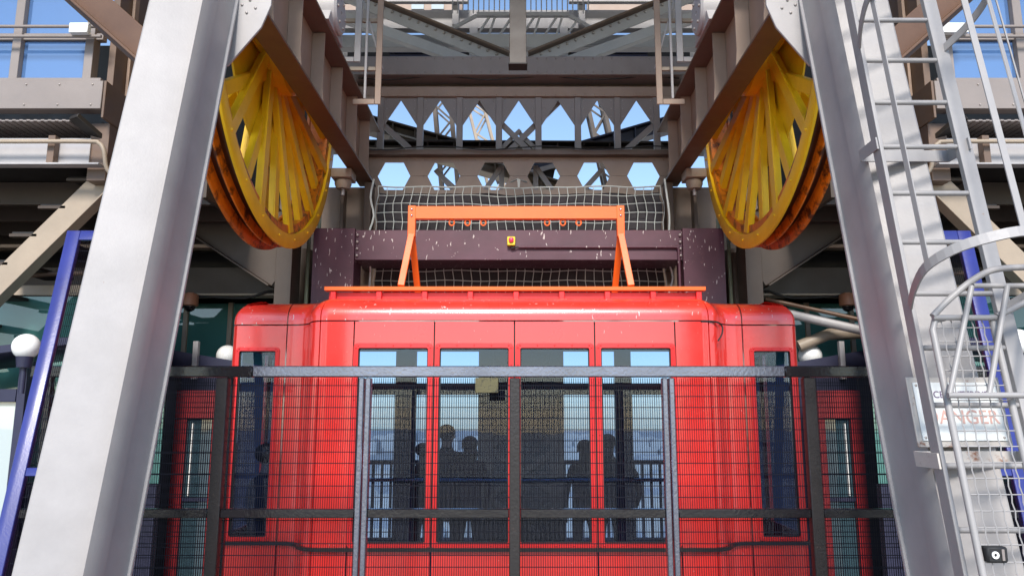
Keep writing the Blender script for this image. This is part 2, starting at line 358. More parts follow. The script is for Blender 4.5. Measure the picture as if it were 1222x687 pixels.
m.build('woven_mesh', 'ladder', gate, 0, True, 'stuff')
lk = pbox('lock_box', 'rubber', gate, 1.70, 1.775, GY(1.10)-.03, GY(1.10)+.02, 1.072, 1.128, .006)
MB().lathe([(0, .013), (-.005, .013), (-.005, .006), (0, .006)], 1.726, GY(1.10)-.03, 1.10, 'y', 20).build('lock_ring', 'globe', lk, 0, True)
pbox('lock_plate', 'grey', lk, 1.750, 1.760, GY(1.10)-.034, GY(1.10)-.0305, 1.08, 1.12, .001)
# sign plate on the column
def text_mesh(name, body, size, mat, parent, loc, rx, xs=1.):
    cu = bpy.data.curves.new(name, 'FONT'); cu.body = body; cu.size = size; cu.align_x = 'CENTER'; cu.align_y = 'CENTER'; cu.offset = size*.004; cu.extrude = .0006
    tmp = bpy.data.objects.new(name, cu); COL.objects.link(tmp); bpy.context.view_layer.update()
    me = bpy.data.meshes.new_from_object(tmp.evaluated_get(bpy.context.evaluated_depsgraph_get())); bpy.data.objects.remove(tmp)
    me.materials.clear(); me.materials.append(M[mat])
    o = bpy.data.objects.new(name, me); COL.objects.link(o); o.parent = parent; o.location = loc; o.rotation_euler = (rx, 0, 0); o.scale = (xs, 1, 1); return o
sg = thing('warning_sign', 'white warning plate reading DANGER in faded red behind the ladder', 'sign', (1.875, colY(1.615)-.026, 1.615))
tilt = math.atan(1/LEAN) - math.pi  # lean of the plate
sg.rotation_euler = (-math.atan(LEAN), 0, 0)
pl_ = MB().box(-.178, .178, -.003, .003, -.125, .125); po = pl_.build('plate', 'signw', None, .0015); po.parent = sg
bk = MB().box(-.20, .20, .004, .012, -.15, .15).build('back_plate', 'rusty', None, .002); bk.parent = sg
text_mesh('lettering', 'ACCES INTERDIT', .042, 'signtxt', sg, (-.005, -.0042, .070), R(90), .92)
text_mesh('lettering', 'DANGER', .084, 'signred', sg, (.005, -.0042, -.028), R(90), .92)
mb = MB()
for a in (-.165, .165):
    for b in (-.112, .112): mb.lathe([(0, .006), (-.003, .005), (-.004, .0005), (0, .0005)], a, -.003, b, 'y', 8)
so = mb.build('screws', 'bolt', None, 0, True); so.parent = sg; so['kind'] = 'stuff'

# ------------------------------------------------------------------ black mesh fence
FY = 4.3
fence = thing('mesh_fence', 'glossy black steel fence with fine wire mesh standing before the red cabin', 'fence', (0, FY, 0))
for a, b, mt in ((-2.75, -1.502, 'black'), (-1.5, 1.5, 'skysheen'), (1.502, 2.75, 'black')): pbox('top_rail', mt, fence, a, b, FY-.035, FY+.03, 1.81, 1.872, .006)  # pale middle imitates reflected sky, black ends where that reflection dims
xs = [(-1.705, -1.638), (-.900, -.870), (-.862, -.832), (-.052, .008), (.808, .838), (.846, .876), (1.605, 1.672)]
for i, (a, b) in enumerate(xs):
    pbox('post', 'blackworn' if i in (3, 0, 6) else 'skysheen', fence, a, b, FY-.03, FY+.028, 0, 1.806, .005)  # pale gate posts carry the same painted sky sheen
ends = [-2.75, *[v for ab in xs for v in ab], 2.75]
for i in range(0, len(ends), 2):
    a, b = ends[i], ends[i+1]
    if b - a < .05: continue
    pbox('mid_rail', 'black', fence, a+.002, b-.002, FY-.024, FY+.02, 1.044, 1.092, .004)
    pbox('bottom_rail', 'black', fence, a+.002, b-.002, FY-.024, FY+.02, .05, .10, .004)
wp = thing('weathered_plate', 'small mossy yellow-grey plate hanging under the fence top rail near the centre', 'plate', (-.18, FY-.03, 1.72))
pbox('plate', 'moss', wp, -.245, -.115, FY-.03, FY-.018, 1.722, 1.806, .003)
def wiremesh(x0, x1, y, z0, z1, sp=.0127, hs=.0615, r=.0018):
    m = MB(); n = int((x1-x0)/sp)
    for i in range(1, n+1):
        x = x0 + (x1-x0)*i/(n+1); m.add([(x-r, y-r, z0), (x+r, y-r, z0), (x, y+r, z0), (x-r, y-r, z1), (x+r, y-r, z1), (x, y+r, z1)], [(0,1,4,3),(1,2,5,4),(2,0,3,5)])
    k = int((z1-z0)/hs)
    for j in range(1, k+1):
        z = z1 - hs*j + .02; m.add([(x0, y-r*2.2, z-r*1.3), (x0, y-r*2.2, z+r*1.3), (x0, y, z), (x1, y-r*2.2, z-r*1.3), (x1, y-r*2.2, z+r*1.3), (x1, y, z)], [(0,1,4,3),(1,2,5,4),(2,0,3,5)])
    return m
for i in range(0, len(ends), 2):
    a, b = ends[i], ends[i+1]
    if b - a < .05: continue
    wiremesh(a, b, FY+.024, .10, 1.806).build('wire_mesh', 'wire', fence, 0, False, 'stuff')
for s in (-1, 1):
    sf = thing('inner_mesh_screen', f'second black mesh screen just behind the {"left" if s < 0 else "right"} end of the fence', 'screen', (s*2.2, 4.75, 0), 'inner mesh screens')
    a, b = sorted((s*1.78, s*2.95))
    wiremesh(a+.04, b-.04, 4.75, .05, 1.84, .0132).build('wire_mesh', 'wire', sf, 0, False, 'stuff')
    for x in (a+.02, b-.02): pbox('post', 'black', sf, x-.018, x+.018, 4.73, 4.77, 0, 1.88, .003)
    for z in (.03, 1.86): pbox('rail', 'black', sf, a+.04, b-.04, 4.735, 4.765, z-.015, z+.015, .003)

# ------------------------------------------------------------------ red lift cabin
CX = -.03; CF = -.2
cab = thing('lift_cabin', 'bright red lift cabin with tall windows behind the black fence', 'lift cabin', (CX, 6.3, CF))
def plan(side):                     # outline of one half, from the centre bay to the back
    pts = [(0, 5.35), (.3, 5.35), (.6, 5.35), (.9, 5.35), (1.155, 5.35), (1.33, 5.35)]
    for k in range(1, 10):
        a = R(-90 + 78*k/9); pts.append((1.33 + .17*math.cos(a), 5.52 + .17*math.sin(a)))
    px, py = pts[-1]
    for k in range(1, 6):
        t = k/5; a = R(-12 + 12 - 78*t); pts.append((px + .13*t*t*.6 + .10*t, py + (5.61-py)*(1-(1-t)**2)))
    pts += [(1.80, 5.61), (1.95, 5.61), (2.05, 5.61)]
    for k in range(1, 7):
        a = R(-90 + 90*k/6); pts.append((2.05 + .07*math.cos(a), 5.68 + .07*math.sin(a)))
    pts += [(2.12, 6.0), (2.12, 6.6), (2.12, 7.15)]
    return [(CX + side*x, y) for x, y in pts]
def sweep(m, path, prof, th=.03):  # prof: (inset, z); closed shell of thickness th
    P = [Vector((x, y, 0)) for x, y in path]; n = len(P); L = len(prof); nr = []
    for i in range(n):
        d = (P[min(i+1, n-1)] - P[max(i-1, 0)]).normalized(); nr.append(Vector((d.y, -d.x, 0)))
    if nr[0].y > 0: nr = [-q for q in nr]
    vs = []
    for i in range(n):
        for (ins, z) in prof: p = P[i] - nr[i]*ins; vs.append((p.x, p.y, z))
    for i in range(n):
        for (ins, z) in prof: p = P[i] - nr[i]*(ins+th); vs.append((p.x, p.y, z))
    B = n*L; fs = []
    for i in range(n-1):
        for j in range(L-1):
            a, b, c_, d = i*L+j, (i+1)*L+j, (i+1)*L+j+1, i*L+j+1
            fs += [(a, b, c_, d), (B+d, B+c_, B+b, B+a)]
        for j in (0, L-1): fs.append((i*L+j, (i+1)*L+j, B+(i+1)*L+j, B+i*L+j))
    for i in (0, n-1):
        for j in range(L-1): fs.append((i*L+j, i*L+j+1, B+i*L+j+1, B+i*L+j))
    m.add(vs, fs)
def cut(path, x0, x1):              # piece of the outline between two |x| limits (monotone part)
    q = [(abs(x-CX), y) for x, y in path]; res = []
    for i in range(len(q)-1):
        (a, ya), (b, yb) = q[i], q[i+1]
        for lim in (x0, x1):
            if a < lim < b - 1e-6 and lim - a > 1e-6: res.append((lim, ya + (yb-ya)*(lim-a)/(b-a)))
        if x0 - 1e-6 <= b <= x1 + 1e-6: res.append((b, yb))
    if x0 <= 1e-6: res.insert(0, q[0])
    return sorted(set(res), key=lambda t: (t[0], t[1]))
ZT, ZS, ZW0, ZW1, G = 2.262, .70, .742, 2.068, .005
cove = [(0, ZT+G)] + [(.19 - .19*math.cos(R(a)), ZT+.035 + .15*math.sin(R(a))) for a in range(0, 91, 9)]
front = plan(1); frontL = plan(-1)
def panel_hole(m, x0, x1, y, z0, z1, hx0, hx1, hz0, hz1, th=.03):
    for a, b, c_, d in ((x0, hx0, z0, z1), (hx1, x1, z0, z1), (hx0, hx1, z0, hz0), (hx0, hx1, hz1, z1)): pass
    X = [x0, hx0, hx1, x1]; Z = [z0, hz0, hz1, z1]; vs = [(x, yy, z) for yy in (y, y+th) for z in Z for x in X]; fs = []
    I = lambda k, j, i: k*16 + j*4 + i
    for j in range(3):
        for i in range(3):
            if i == 1 and j == 1: continue
            fs += [(I(0,j,i), I(0,j,i+1), I(0,j+1,i+1), I(0,j+1,i)), (I(1,j+1,i), I(1,j+1,i+1), I(1,j,i+1), I(1,j,i))]
    for i in range(3): fs += [(I(0,0,i), I(1,0,i), I(1,0,i+1), I(0,0,i+1)), (I(0,3,i), I(0,3,i+1), I(1,3,i+1), I(1,3,i)), (I(0,i,0), I(0,i+1,0), I(1,i+1,0), I(1,i,0)), (I(0,i,3), I(1,i,3), I(1,i+1,3), I(0,i+1,3))]
    a = [(1,1),(1,2),(2,2),(2,1)]
    for k in range(4):
        (j0, i0), (j1, i1) = a[k], a[(k+1) % 4]; fs.append((I(0,j0,i0), I(0,j1,i1), I(1,j1,i1), I(1,j0,i0)))
    m.add(vs, fs)
def rrect(x0, x1, z0, z1, r, n=5):
    o = []
    for cx_, cz_, a0 in ((x1-r, z1-r, 0), (x0+r, z1-r, 90), (x0+r, z0+r, 180), (x1-r, z0+r, 270)):
        for k in range(n+1): a = R(a0 + 90*k/n); o.append((cx_ + r*math.cos(a), cz_ + r*math.sin(a)))
    return o
def window(parent, x0, x1, z0, z1, y, fw=.034, frame='redframe'):
    wd = None
    out_ = rrect(x0-fw, x1+fw, z0-fw, z1+fw, .03); inn = rrect(x0, x1, z0, z1, .012); n = len(out_); m = MB()
    vs = [(x, yy, z) for yy, loop in ((y-.010, out_), (y-.012, inn), (y+.034, inn), (y-.001, out_)) for x, z in loop]
    fs = []
    for a, b in ((0, 1), (1, 2), (3, 0)):
        for k in range(n): fs.append((a*n+k, a*n+(k+1) % n, b*n+(k+1) % n, b*n+k))
    m.add(vs, fs); wd = m.build('window', frame, parent, 0, True)
    gk = MB(); g2 = rrect(x0+.008, x1-.008, z0+.008, z1-.008, .01); n2 = len(g2)
    vs = [(x, yy, z) for yy, loop in ((y+.006, inn), (y+.006, g2), (y+.016, g2), (y+.016, inn)) for x, z in loop]
    gk.add(vs, [(a*n+k, a*n+(k+1) % n, b*n+(k+1) % n, b*n+k) for a, b in ((0,1),(1,2),(2,3)) for k in range(n)]); gk.build('gasket', 'rubber', wd, 0, True)
    MB().box(x0+.004, x1-.004, y+.010, y+.014, z0+.004, z1-.004).build('pane', 'pane', wd)
    pts = [(x0-fw*.5, y-.0115, z0 + (z1-z0)*k/11) for k in range(12)] + [(x1+fw*.5, y-.0115, z0 + (z1-z0)*k/11) for k in range(12)] + [(x0 + (x1-x0)*k/4, y-.0115, zz) for k in range(5) for zz in (z0-fw*.5, z1+fw*.5)]
    bolts(wd, pts, .0055, name='rivets', mat='redframe')
    return wd
for sgn, path in ((1, front), (-1, frontL)):
    A = lambda v: CX + sgn*v
    # roof cove and roof
    cpath = [(A(x), y) for x, y in [(abs(px_-CX), y) for px_, y in path]]
    for x0, x1 in ((0, 1.387), (1.387, 1.70), (1.70, 99)):
        seg = [(A(x), y) for x, y in cut(path, x0 + (G if x0 else 0), min(x1, 2.12) - (G if x1 < 9 else 0))]
        if x1 > 9: seg = [(A(1.70+G), 5.61)] + [p for p in path if abs(p[0]-CX) > 1.72]
        m = MB(); sweep(m, seg, cove, .03); m.build('roof_cove', 'redroof', cab, 0, True)
    # centre bay panels with their windows
    for (a, b, h0, h1) in ((0, .57, .041, .53), (.57, 1.142, .612, 1.106)):
        xa, xb = sorted((A(a+G), A(b-G))); ha, hb = sorted((A(h0), A(h1)))
        m = MB(); panel_hole(m, xa, xb, 5.35, ZS+G, ZT-G, ha, hb, ZW0, ZW1); m.build('wall_panel', 'red', cab, 0)
        window(cab, ha, hb, ZW0, ZW1, 5.35)
        pbox('lower_panel', 'red', cab, xa, xb, 5.35, 5.38, CF, ZS-G, .002)
    for x0, x1 in ((1.142, 1.387), (1.387, 1.70)):
        seg = [(A(x), y) for x, y in cut(path, x0+G, x1-G)]
        for z0, z1, nm in ((ZS+G, ZT-G, 'wall_panel'), (CF, ZS-G, 'lower_panel')):
            m = MB(); sweep(m, seg, [(0, z0), (0, z1)]); m.build(nm, 'red', cab, 0, True)
    # wing with its narrow window
    xa, xb = sorted((A(1.70+G), A(2.075))); ha, hb = sorted((A(1.775), A(2.045)))
    m = MB(); panel_hole(m, xa, xb, 5.61, ZS+G, ZT-G, ha, hb, ZW0, ZW1); m.build('wall_panel', 'red', cab, 0)
    window(cab, ha, hb, ZW0, ZW1, 5.61, .028)
    pbox('lower_panel', 'red', cab, xa, xb, 5.61, 5.64, CF, ZS-G, .002)
    seg = [p for p in path if abs(p[0]-CX) > 2.051 and p[1] > 5.61]; seg = [(A(2.077), 5.613)] + seg[1:]
    m = MB(); sweep(m, [(x, y) for x, y in seg if y < 6.0], [(0, ZS+G), (0, ZT-G)]); m.build('corner_panel', 'red', cab, 0, True)
    m = MB(); sweep(m, [(x, y) for x, y in seg if y < 6.0], [(0, CF), (0, ZS-G)]); m.build('corner_panel', 'red', cab, 0, True)
    xa, xb = sorted((A(2.09), A(2.12)))
    pbox('side_wall', 'red', cab, xa, xb, 5.70, 7.15, CF, .75); pbox('side_wall', 'red', cab, xa, xb, 5.70, 7.15, 2.1, ZT)
    for y in (5.70, 6.4, 7.05): pbox('side_post', 'red', cab, xa, xb, y, y+.1, .752, 2.098)
rp = MB().prism([(x, y) for x, y in [(CX-1.9, 5.85), (CX-1.45, 5.78), (CX-1.15, 5.53), (CX+1.15, 5.53), (CX+1.45, 5.78), (CX+1.9, 5.85), (CX+1.9, 7.15), (CX-1.9, 7.15)]], 'z', 2.42, 2.446).build('roof', 'redroof', cab, .002)
pbox('seam_seal', 'rubber', cab, CX-1.33, CX+1.33, 5.384, 5.392, ZS-.02, ZS+.02, 0)
for x in (0, .57, -.57, 1.142, -1.142, 1.387, -1.387): 
    y0 = 5.384 if abs(x) < 1.38 else 5.395
    pbox('seam_seal', 'rubber', cab, CX+x-.012, CX+x+.012, y0, y0+.006, ZS+.022, ZT-.004, 0)
for path in (front, frontL):
    m = MB(); sweep(m, [q for q in path if q[1] < 5.67], [(-.028, ZS-.012), (-.028, ZS+.012)], .025); m.build('sill_track', 'blackworn', cab, 0, True)
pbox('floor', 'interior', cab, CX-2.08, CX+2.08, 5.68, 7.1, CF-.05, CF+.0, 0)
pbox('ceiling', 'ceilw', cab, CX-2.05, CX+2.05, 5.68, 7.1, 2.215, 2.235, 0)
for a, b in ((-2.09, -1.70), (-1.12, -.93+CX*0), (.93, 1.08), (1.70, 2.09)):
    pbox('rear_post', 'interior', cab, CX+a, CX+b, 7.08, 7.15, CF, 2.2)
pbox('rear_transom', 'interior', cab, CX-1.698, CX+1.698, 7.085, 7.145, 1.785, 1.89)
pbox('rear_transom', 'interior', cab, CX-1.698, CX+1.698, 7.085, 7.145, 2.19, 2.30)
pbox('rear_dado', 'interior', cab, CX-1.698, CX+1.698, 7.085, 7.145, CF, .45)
ptube('handrail', 'metal', cab, [(CX-1.66, 7.03, 1.02), (CX+1.66, 7.03, 1.02)], .016)
pbox('seat', 'interior', cab, CX-1.6, CX+1.6, 6.75, 7.07, .20, .27, .01)
ptube('loose_cable', 'rubber', cab, smoothpath([(1.30, 5.345, 2.258), (1.42, 5.375, 2.255), (1.47, 5.42, 2.23), (1.455, 5.38, 2.17), (1.42, 5.36, 2.12)], 4), .006, 6)
# orange lifting frame on the roof
fr = part('lifting_frame', 'orange', cab, lambda m: m.box(-.86, .82, 5.78, 5.83, 3.125, 3.228))
for s, x in ((-1, -.02-.825), (1, -.02+.825)):
    pbox('frame_post', 'orange', fr, x-.03, x+.03, 5.775, 5.835, 2.98, 3.232)
    pbar('frame_leg', 'orange', fr, (x, 5.79, 3.0), (x+s*.045, 5.62, 2.56), .05, .03, (0, 1, 0))
    pbar('frame_leg', 'orange', fr, (x, 5.82, 3.0), (x-s*.03, 6.1, 2.50), .05, .03, (0, 1, 0))
    bolts(fr, [(x, 5.774, 3.20), (x, 5.774, 3.15)], .011, mat='metal')
pbox('base_rail', 'orange', fr, -1.465, 1.41, 5.60, 5.66, 2.522, 2.553)
for i in range(9): x = -1.40 + i*.345; pbox('rail_foot', 'redframe', fr, x-.02, x+.02, 5.615, 5.65, 2.446, 2.52)
pbox('base_channel', 'redframe', fr, -1.44, 1.39, 5.652, 5.70, 2.45, 2.515)
for x in (-.53, -.405, -.28, .225, .35, .475):
    m = MB(); m.tube([(x + .02*math.cos(a), 5.805, 3.10 + .024*math.sin(a)) for a in [2*math.pi*k/16 for k in range(16)]], .006, 8, True); m.build('shackle', 'orange', fr, 0, True)

# ------------------------------------------------------------------ maroon portal frame, stop button, net
por = thing('portal_frame', 'dark maroon steel portal frame with white spatter above the cabin roof', 'frame', (0, 7.5, -.2))
for s in (-1, 1):
    pbox('upright', 'maroon', por, s*1.645, s*2.06, 7.38, 7.72, -.2, 3.45)
    bolts(por, [(s*1.62, 7.385, 3.17+.07*i) for i in range(4)], .014)
pbox('cross_beam', 'maroon', por, -1.642, 1.642, 7.40, 7.85, 3.128, 3.435)
ptube('conduit', 'maroon', por, smoothpath([(.0, 7.38, 3.255), (.8, 7.38, 3.255), (1.53, 7.38, 3.255), (1.585, 7.38, 3.245), (1.60, 7.38, 3.20), (1.60, 7.38, 2.6)], 5), .014)
es = thing('stop_button', 'yellow box with red stop button on the maroon beam', 'stop button', (-.075, 7.37, 3.30))
pbox('box', 'estopy', es, -.115, -.035, 7.34, 7.398, 3.265, 3.355, .006)
MB().lathe([(0, .024), (-.018, .026), (-.024, .018), (-.025, .001), (0, .001)], -.075, 7.34, 3.318, 'y', 16).build('button', 'estopr', es, 0, True)
ptube('gland', 'rubber', es, [(-.075, 7.37, 3.265), (-.07, 7.37, 3.24), (-.03, 7.37, 3.25), (0, 7.378, 3.255)], .008)
net = thing('safety_net', 'pale rope safety net over dark cloth behind the maroon beam', 'net', (0, 8.0, 2.9))
def netp(i, j, nx=33, off=0):      # j 0 top .. 12 bottom
    x = -1.56 + 3.14*i/nx; z = 4.10 - .108*j - .006*math.sin(i*.9+j) - .015*math.sin(math.pi*i/nx)*(j < 3)
    e = min(i, nx-i); y = 7.99 + .02*math.sin(i*.45+j*.7) + off + max(0, 2-j)*.04
    return (x + .012*math.sin(j*1.7+i*.3), y, z)
m = MB()
for i in range(34): m.tube([netp(i, j) for j in range(15)], .0045, 5)
for j in range(15): m.tube([netp(i, j) for i in range(34)], .0045 if j else .009, 5)
m.build('rope_mesh', 'rope', net, 0, True, 'stuff')
for i in (0, 33):
    ptube('edge_rope', 'rope', net, smoothpath([(netp(i, j)[0]+.02*math.sin(j*2), netp(i, j)[1]-.25, netp(i, j)[2]) for j in range(0, 15, 2)], 3), .011, 6)
ptube('tie_rope', 'rope', net, [(.0, 7.98, 4.05), (-.01, 8.0, 4.16), (-.09, 8.3, 4.22)], .010, 6)
ptube('tie_rope', 'rope', net, [(.0, 7.98, 4.05), (.01, 8.0, 4.15), (.09, 8.3, 4.22)], .010, 6)
vs = []; fs = []
for j in range(15):
    for i in range(34): p = netp(i, j, 33, .09); vs.append((p[0], p[1] + .02*math.sin(i*1.3)*math.cos(j), p[2] - (.05 if j == 0 else .02*(j == 1))))
for j in range(14):
    for i in range(33): fs.append((j*34+i, j*34+i+1, (j+1)*34+i+1, (j+1)*34+i))
n0 = len(vs); vs2 = [(x, y+.006, z) for x, y, z in vs]; 
m = MB(); m.add(vs + vs2, fs + [tuple(reversed([k+n0 for k in f])) for f in fs] + [(i, i+1, n0+i+1, n0+i) for i in range(33)])
m.build('backing_cloth', 'cloth', net, 0, True)

# ------------------------------------------------------------------ yellow sheave wheels
WY, WZ, WR = 6.144, 4.702, 1.695
def wheel(s, label):
    t = thing('sheave_wheel', label, 'wheel', (s*2.12, WY, WZ), 'yellow sheave wheels')
    x0 = s*2.0
    def L(prof, name, mat, n=128): MB().lathe([(s*o, r) for o, r in prof], x0, WY, WZ, 'x', n).build(name, mat, t, 0, True)
    L([(0, 1.57), (0, 1.69), (.006, 1.697), (.022, 1.697), (.028, 1.69), (.028, 1.57)], 'front_flange', 'yellow')
    g = [(.029, 1.66), (.029, 1.50), (.235, 1.50), (.235, 1.66)]
    prof = [(.029, 1.49), (.029, 1.672)]
    for c0 in (.076, .176):
        for k in range(9): a = math.pi*k/8; prof.append((c0 - .036*math.cos(a), 1.655 - .07*math.sin(a)))
        if c0 < .1: prof += [(.12, 1.685), (.132, 1.685)]
    prof += [(.222, 1.672), (.222, 1.49)]
    L(prof, 'grooved_rim', 'orangerim')
    for c0 in (.076, .176): L([(c0 - .0335*math.cos(R(a)), 1.655 - .0675*math.sin(R(a))) for a in range(35, 146, 10)] + [(c0 + .02, 1.58), (c0 - .02, 1.58)], 'rope_groove', 'groove')
    L([(.223, 1.47), (.223, 1.70), (.23, 1.708), (.245, 1.708), (.25, 1.70), (.25, 1.47)], 'back_flange', 'orangerim')
    L([(.035, 1.52), (.035, 1.56), (.24, 1.56), (.24, 1.52)], 'inner_ring', 'yellow')
    L([(.125, .30), (.135, 1.0), (.15, 1.0), (.14, .30)], 'web_plate', 'yellow', 48)
    L([(-.06, .02), (-.06, .30), (-.02, .36), (.27, .36), (.31, .30), (.31, .02)], 'hub', 'yellowdeep', 48)
    nsp = 13; rw = random.Random(3)
    for layer, xo in ((0, .0), (1, .185)):
        for k in range(nsp):
            a = 2*math.pi*(k + .5*layer)/nsp + rw.uniform(-.03, .03)
            for sg_ in ((-1, 1) if layer == 0 else (1,)):
                a0 = a + sg_*(.24 if layer == 0 else .10); a1 = a - sg_*(.10 if layer == 0 else .13) + rw.uniform(-.015, .015)
                xx = x0 + s*(xo + (.052 if sg_ > 0 else .018))
                p = Vector((xx + s*.05*(layer == 0), WY + .34*math.cos(a0), WZ + .34*math.sin(a0))); q = Vector((xx, WY + 1.555*math.cos(a1), WZ + 1.555*math.sin(a1)))
                m = MB().bar(p, q, .098, .012, (1, 0, 0))
                dd = (q-p).normalized(); tn = dd.cross(Vector((1, 0, 0))).normalized()
                m.bar(p + tn*.046 + Vector((s*.028, 0, 0)), q + tn*.046 + Vector((s*.028, 0, 0)), .010, .046, (1, 0, 0))
                m.build('spoke', 'yellow' if (layer == 0 and sg_ < 0) or k % 3 == 0 else 'yellowdeep', t, .002)
    bolts(t, [(x0 - s*.0, WY+1.62*math.cos(a), WZ+1.62*math.sin(a)) for a in [2*math.pi*k/24 for k in range(24)]], .014, 'x', -s, mat='yellow')
    return t
wheel(-1, 'large yellow spoked sheave wheel with orange rim, beside the left column')
wheel(1, 'large yellow spoked sheave wheel with orange rim, beside the right column')
for s in (-1, 1):
    for k, dx in enumerate((2.10, 2.20)):
        y = WY + 1.60
        m = MB().tube([(s*dx, y, 4.7), (s*dx, y-.03, 3.0), (s*dx, y-.05, -.2)], .02, 8)
        tag(m.build('hoist_cable', 'cable', None, 0, True), f'{"inner" if k == 0 else "outer"} wire rope hanging from the {"left" if s < 0 else "right"} wheel', 'cable', 'hoist cables')

# ------------------------------------------------------------------ longitudinal beams carrying the wheels
for s in (-1, 1):
    sd_ = 'left' if s < 0 else 'right'
    b = thing('wheel_beam', f'brown steel beam running back over the {sd_} wheel', 'beam', (s*1.75, 6.3, 4.2), 'wheel beams')
    Y0, Y1, Z0, Z1 = 4.13, 8.42, 4.2, 4.86
    pbox('bottom_flange', 'rustbrown', b, s*1.655, s*1.84, Y0, Y1, Z0, Z0+.022)
    pbox('top_flange', 'brown', b, s*1.62, s*1.84, 5.2, Y1, Z1, Z1+.022)
    pbox('web', 'taupe', b, s*1.785, s*1.80, Y0, Y1, Z0+.023, Z1-.001)
    for i in range(6):
        y = 4.75 + i*.66
        m = MB().prism([(s*1.784, Z0+.024), (s*1.662, Z0+.024), (s*1.675, Z0+.16), (s*1.675, Z1-.003), (s*1.784, Z1-.003)], 'y', y, y+.014); m.build('stiffener', 'taupe', b, .002)
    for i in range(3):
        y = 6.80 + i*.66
        MB().prism([(y+.07, Z0+.2), (y+.30, Z0+.16), (y+.30, Z0+.42)], 'x', s*1.783, s*1.781).build('hole_patch', 'dark', b, 0)  # dark triangle laid on the web for the shade of a hole
    # axle bearing
    be = thing('axle_bearing', f'grey round axle bearing on top of the {sd_} wheel beam', 'bearing', (s*1.7, WY, 4.885), 'axle bearings')
    MB().lathe([(s*.0, .02), (s*.0, .17), (s*.02, .19), (s*.22, .19), (s*.22, .02)], s*1.56, WY, 5.08, 'x', 40).build('housing', 'palegrey', be, 0, True)
    MB().prism([(WY-.26, 4.885), (WY+.26, 4.885), (WY+.2, 5.0), (WY-.2, 5.0)], 'x', s*1.6, s*1.77).build('foot', 'palegrey', be, .004)
    bolts(be, [(s*1.558, WY+.13*math.cos(a), 5.08+.13*math.sin(a)) for a in [2*math.pi*k/6 for k in range(6)]], .015, 'x', -s)
    # little guard frame hanging off the beam
    g = thing('guard_frame', f'small bent flat-bar guard frame over the {sd_} wheel beam', 'guard', (s*1.5, 7.0, 4.615), 'guard frames')
    x1, x2 = 1.385, 1.60
    pbox('bar', 'taupe', g, s*(x1-.03), s*(x1+.03), 6.99, 7.01, 4.60, 5.9); pbox('bar', 'taupe', g, s*(x1+.032), s*(x2+.03), 6.99, 7.01, 4.60, 4.655)
    pbox('bar', 'palegrey', g, s*1.50, s*1.525, 6.985, 7.005, 4.657, 6.0)
    pbox('bar', 'palegrey', g, s*1.575, s*1.64, 7.02, 7.045, 5.06, 6.0); pbox('bar', 'palegrey', g, s*1.642, s*1.98, 7.02, 7.045, 5.06, 5.11)
    pbox('bar', 'tan', g, s*1.42, s*2.1, 7.05, 7.08, 5.50, 5.54); pbox('bar', 'tan', g, s*1.42, s*2.1, 7.05, 7.08, 4.98, 5.02)
    pbar('bar', 'palegrey', g, (s*1.62, 7.06, 5.9), (s*1.36, 7.06, 5.0), .02, .02)
    # hanging clamp under the far end of the beam
    c = thing('beam_clamp', f'brown clamp bolted under the far end of the {sd_} beam', 'clamp', (s*1.9, 7.8, 4.0), 'beam clamps')
    pbox('block', 'tan', c, s*1.78, s*2.0, 7.7, 7.95, 4.09, 4.19, .01); MB().lathe([(0, .01), (0, .07), (.05, .09), (.09, .09), (.09, .01)], s*1.89, 7.82, 3.99, 'z', 20).build('cup', 'tan', c, 0, True)
    ptube('bolt', 'bolt', c, [(s*1.89, 7.82, 3.92), (s*1.89, 7.82, 4.0)], .022)

# ------------------------------------------------------------------ pierced girder across the back
gd = thing('pierced_girder', 'grey steel girder with seven pointed openings over a row of hexagonal holes', 'girder', (0, 8.5, 4.05))
GYf = 8.5
P0 = .469
for k in range(7):
    xc = -1.407 + P0*k
    for s in (-1, 1):
        MB().prism([(xc, 5.303), (xc, 5.335), (xc+s*.2, 5.335), (xc+s*.2, 4.985)], 'y', GYf+.02, GYf+.035).build('gusset', 'grey', gd, .001)
    bolts(gd, [(xc+s*.165, GYf+.02, z) for s in (-1, 1) for z in (5.30, 5.20, 5.10)], .007)
for k in range(8): x = -1.407 + P0*(k-.5); pbox('post', 'grey', gd, x-.037, x+.037, GYf, GYf+.07, 4.637, 5.335)
pbox('head_plate', 'taupe', gd, -1.95, 1.95, GYf-.02, GYf+.10, 5.337, 5.46)
pbox('shadow_web', 'brown', gd, -1.98, 1.98, GYf+.10, GYf+.14, 5.462, 5.60)
pbox('top_beam', 'grey', gd, -2.3, 2.3, GYf-.17, GYf+.3, 5.54, 5.772, .006)
pbox('ledge', 'brown', gd, -1.78, 1.78, GYf-.13, GYf+.10, 4.575, 4.635)
bolts(gd, [(-2.2+.11*i, GYf-.17, z) for i in range(41) for z in (5.575, 5.74)], .009, mat='grey')
bolts(gd, [(-1.9+.117*i, GYf-.02, 5.36) for i in range(33)], .008, mat='taupe')
bolts(gd, [(-1.7+.1*i, GYf-.03, 4.545) for i in range(35)], .008, mat='taupe')
for z, y in ((5.50, 8.40), (4.61, 8.33)): ptube('service_cable', 'rubber', gd, smoothpath([(-1.9+.38*i, y, z+.03 - .025*math.sin(i*1.9)) for i in range(11)], 3), .007, 6)
def diag(x0, z0, x1, z1, mat='grey', wd=.07, o=0.): pbar('diagonal', mat, gd, (x0, GYf+.10+o, z0), (x1, GYf+.10+o, z1), .02, wd, (0, 0, 1))
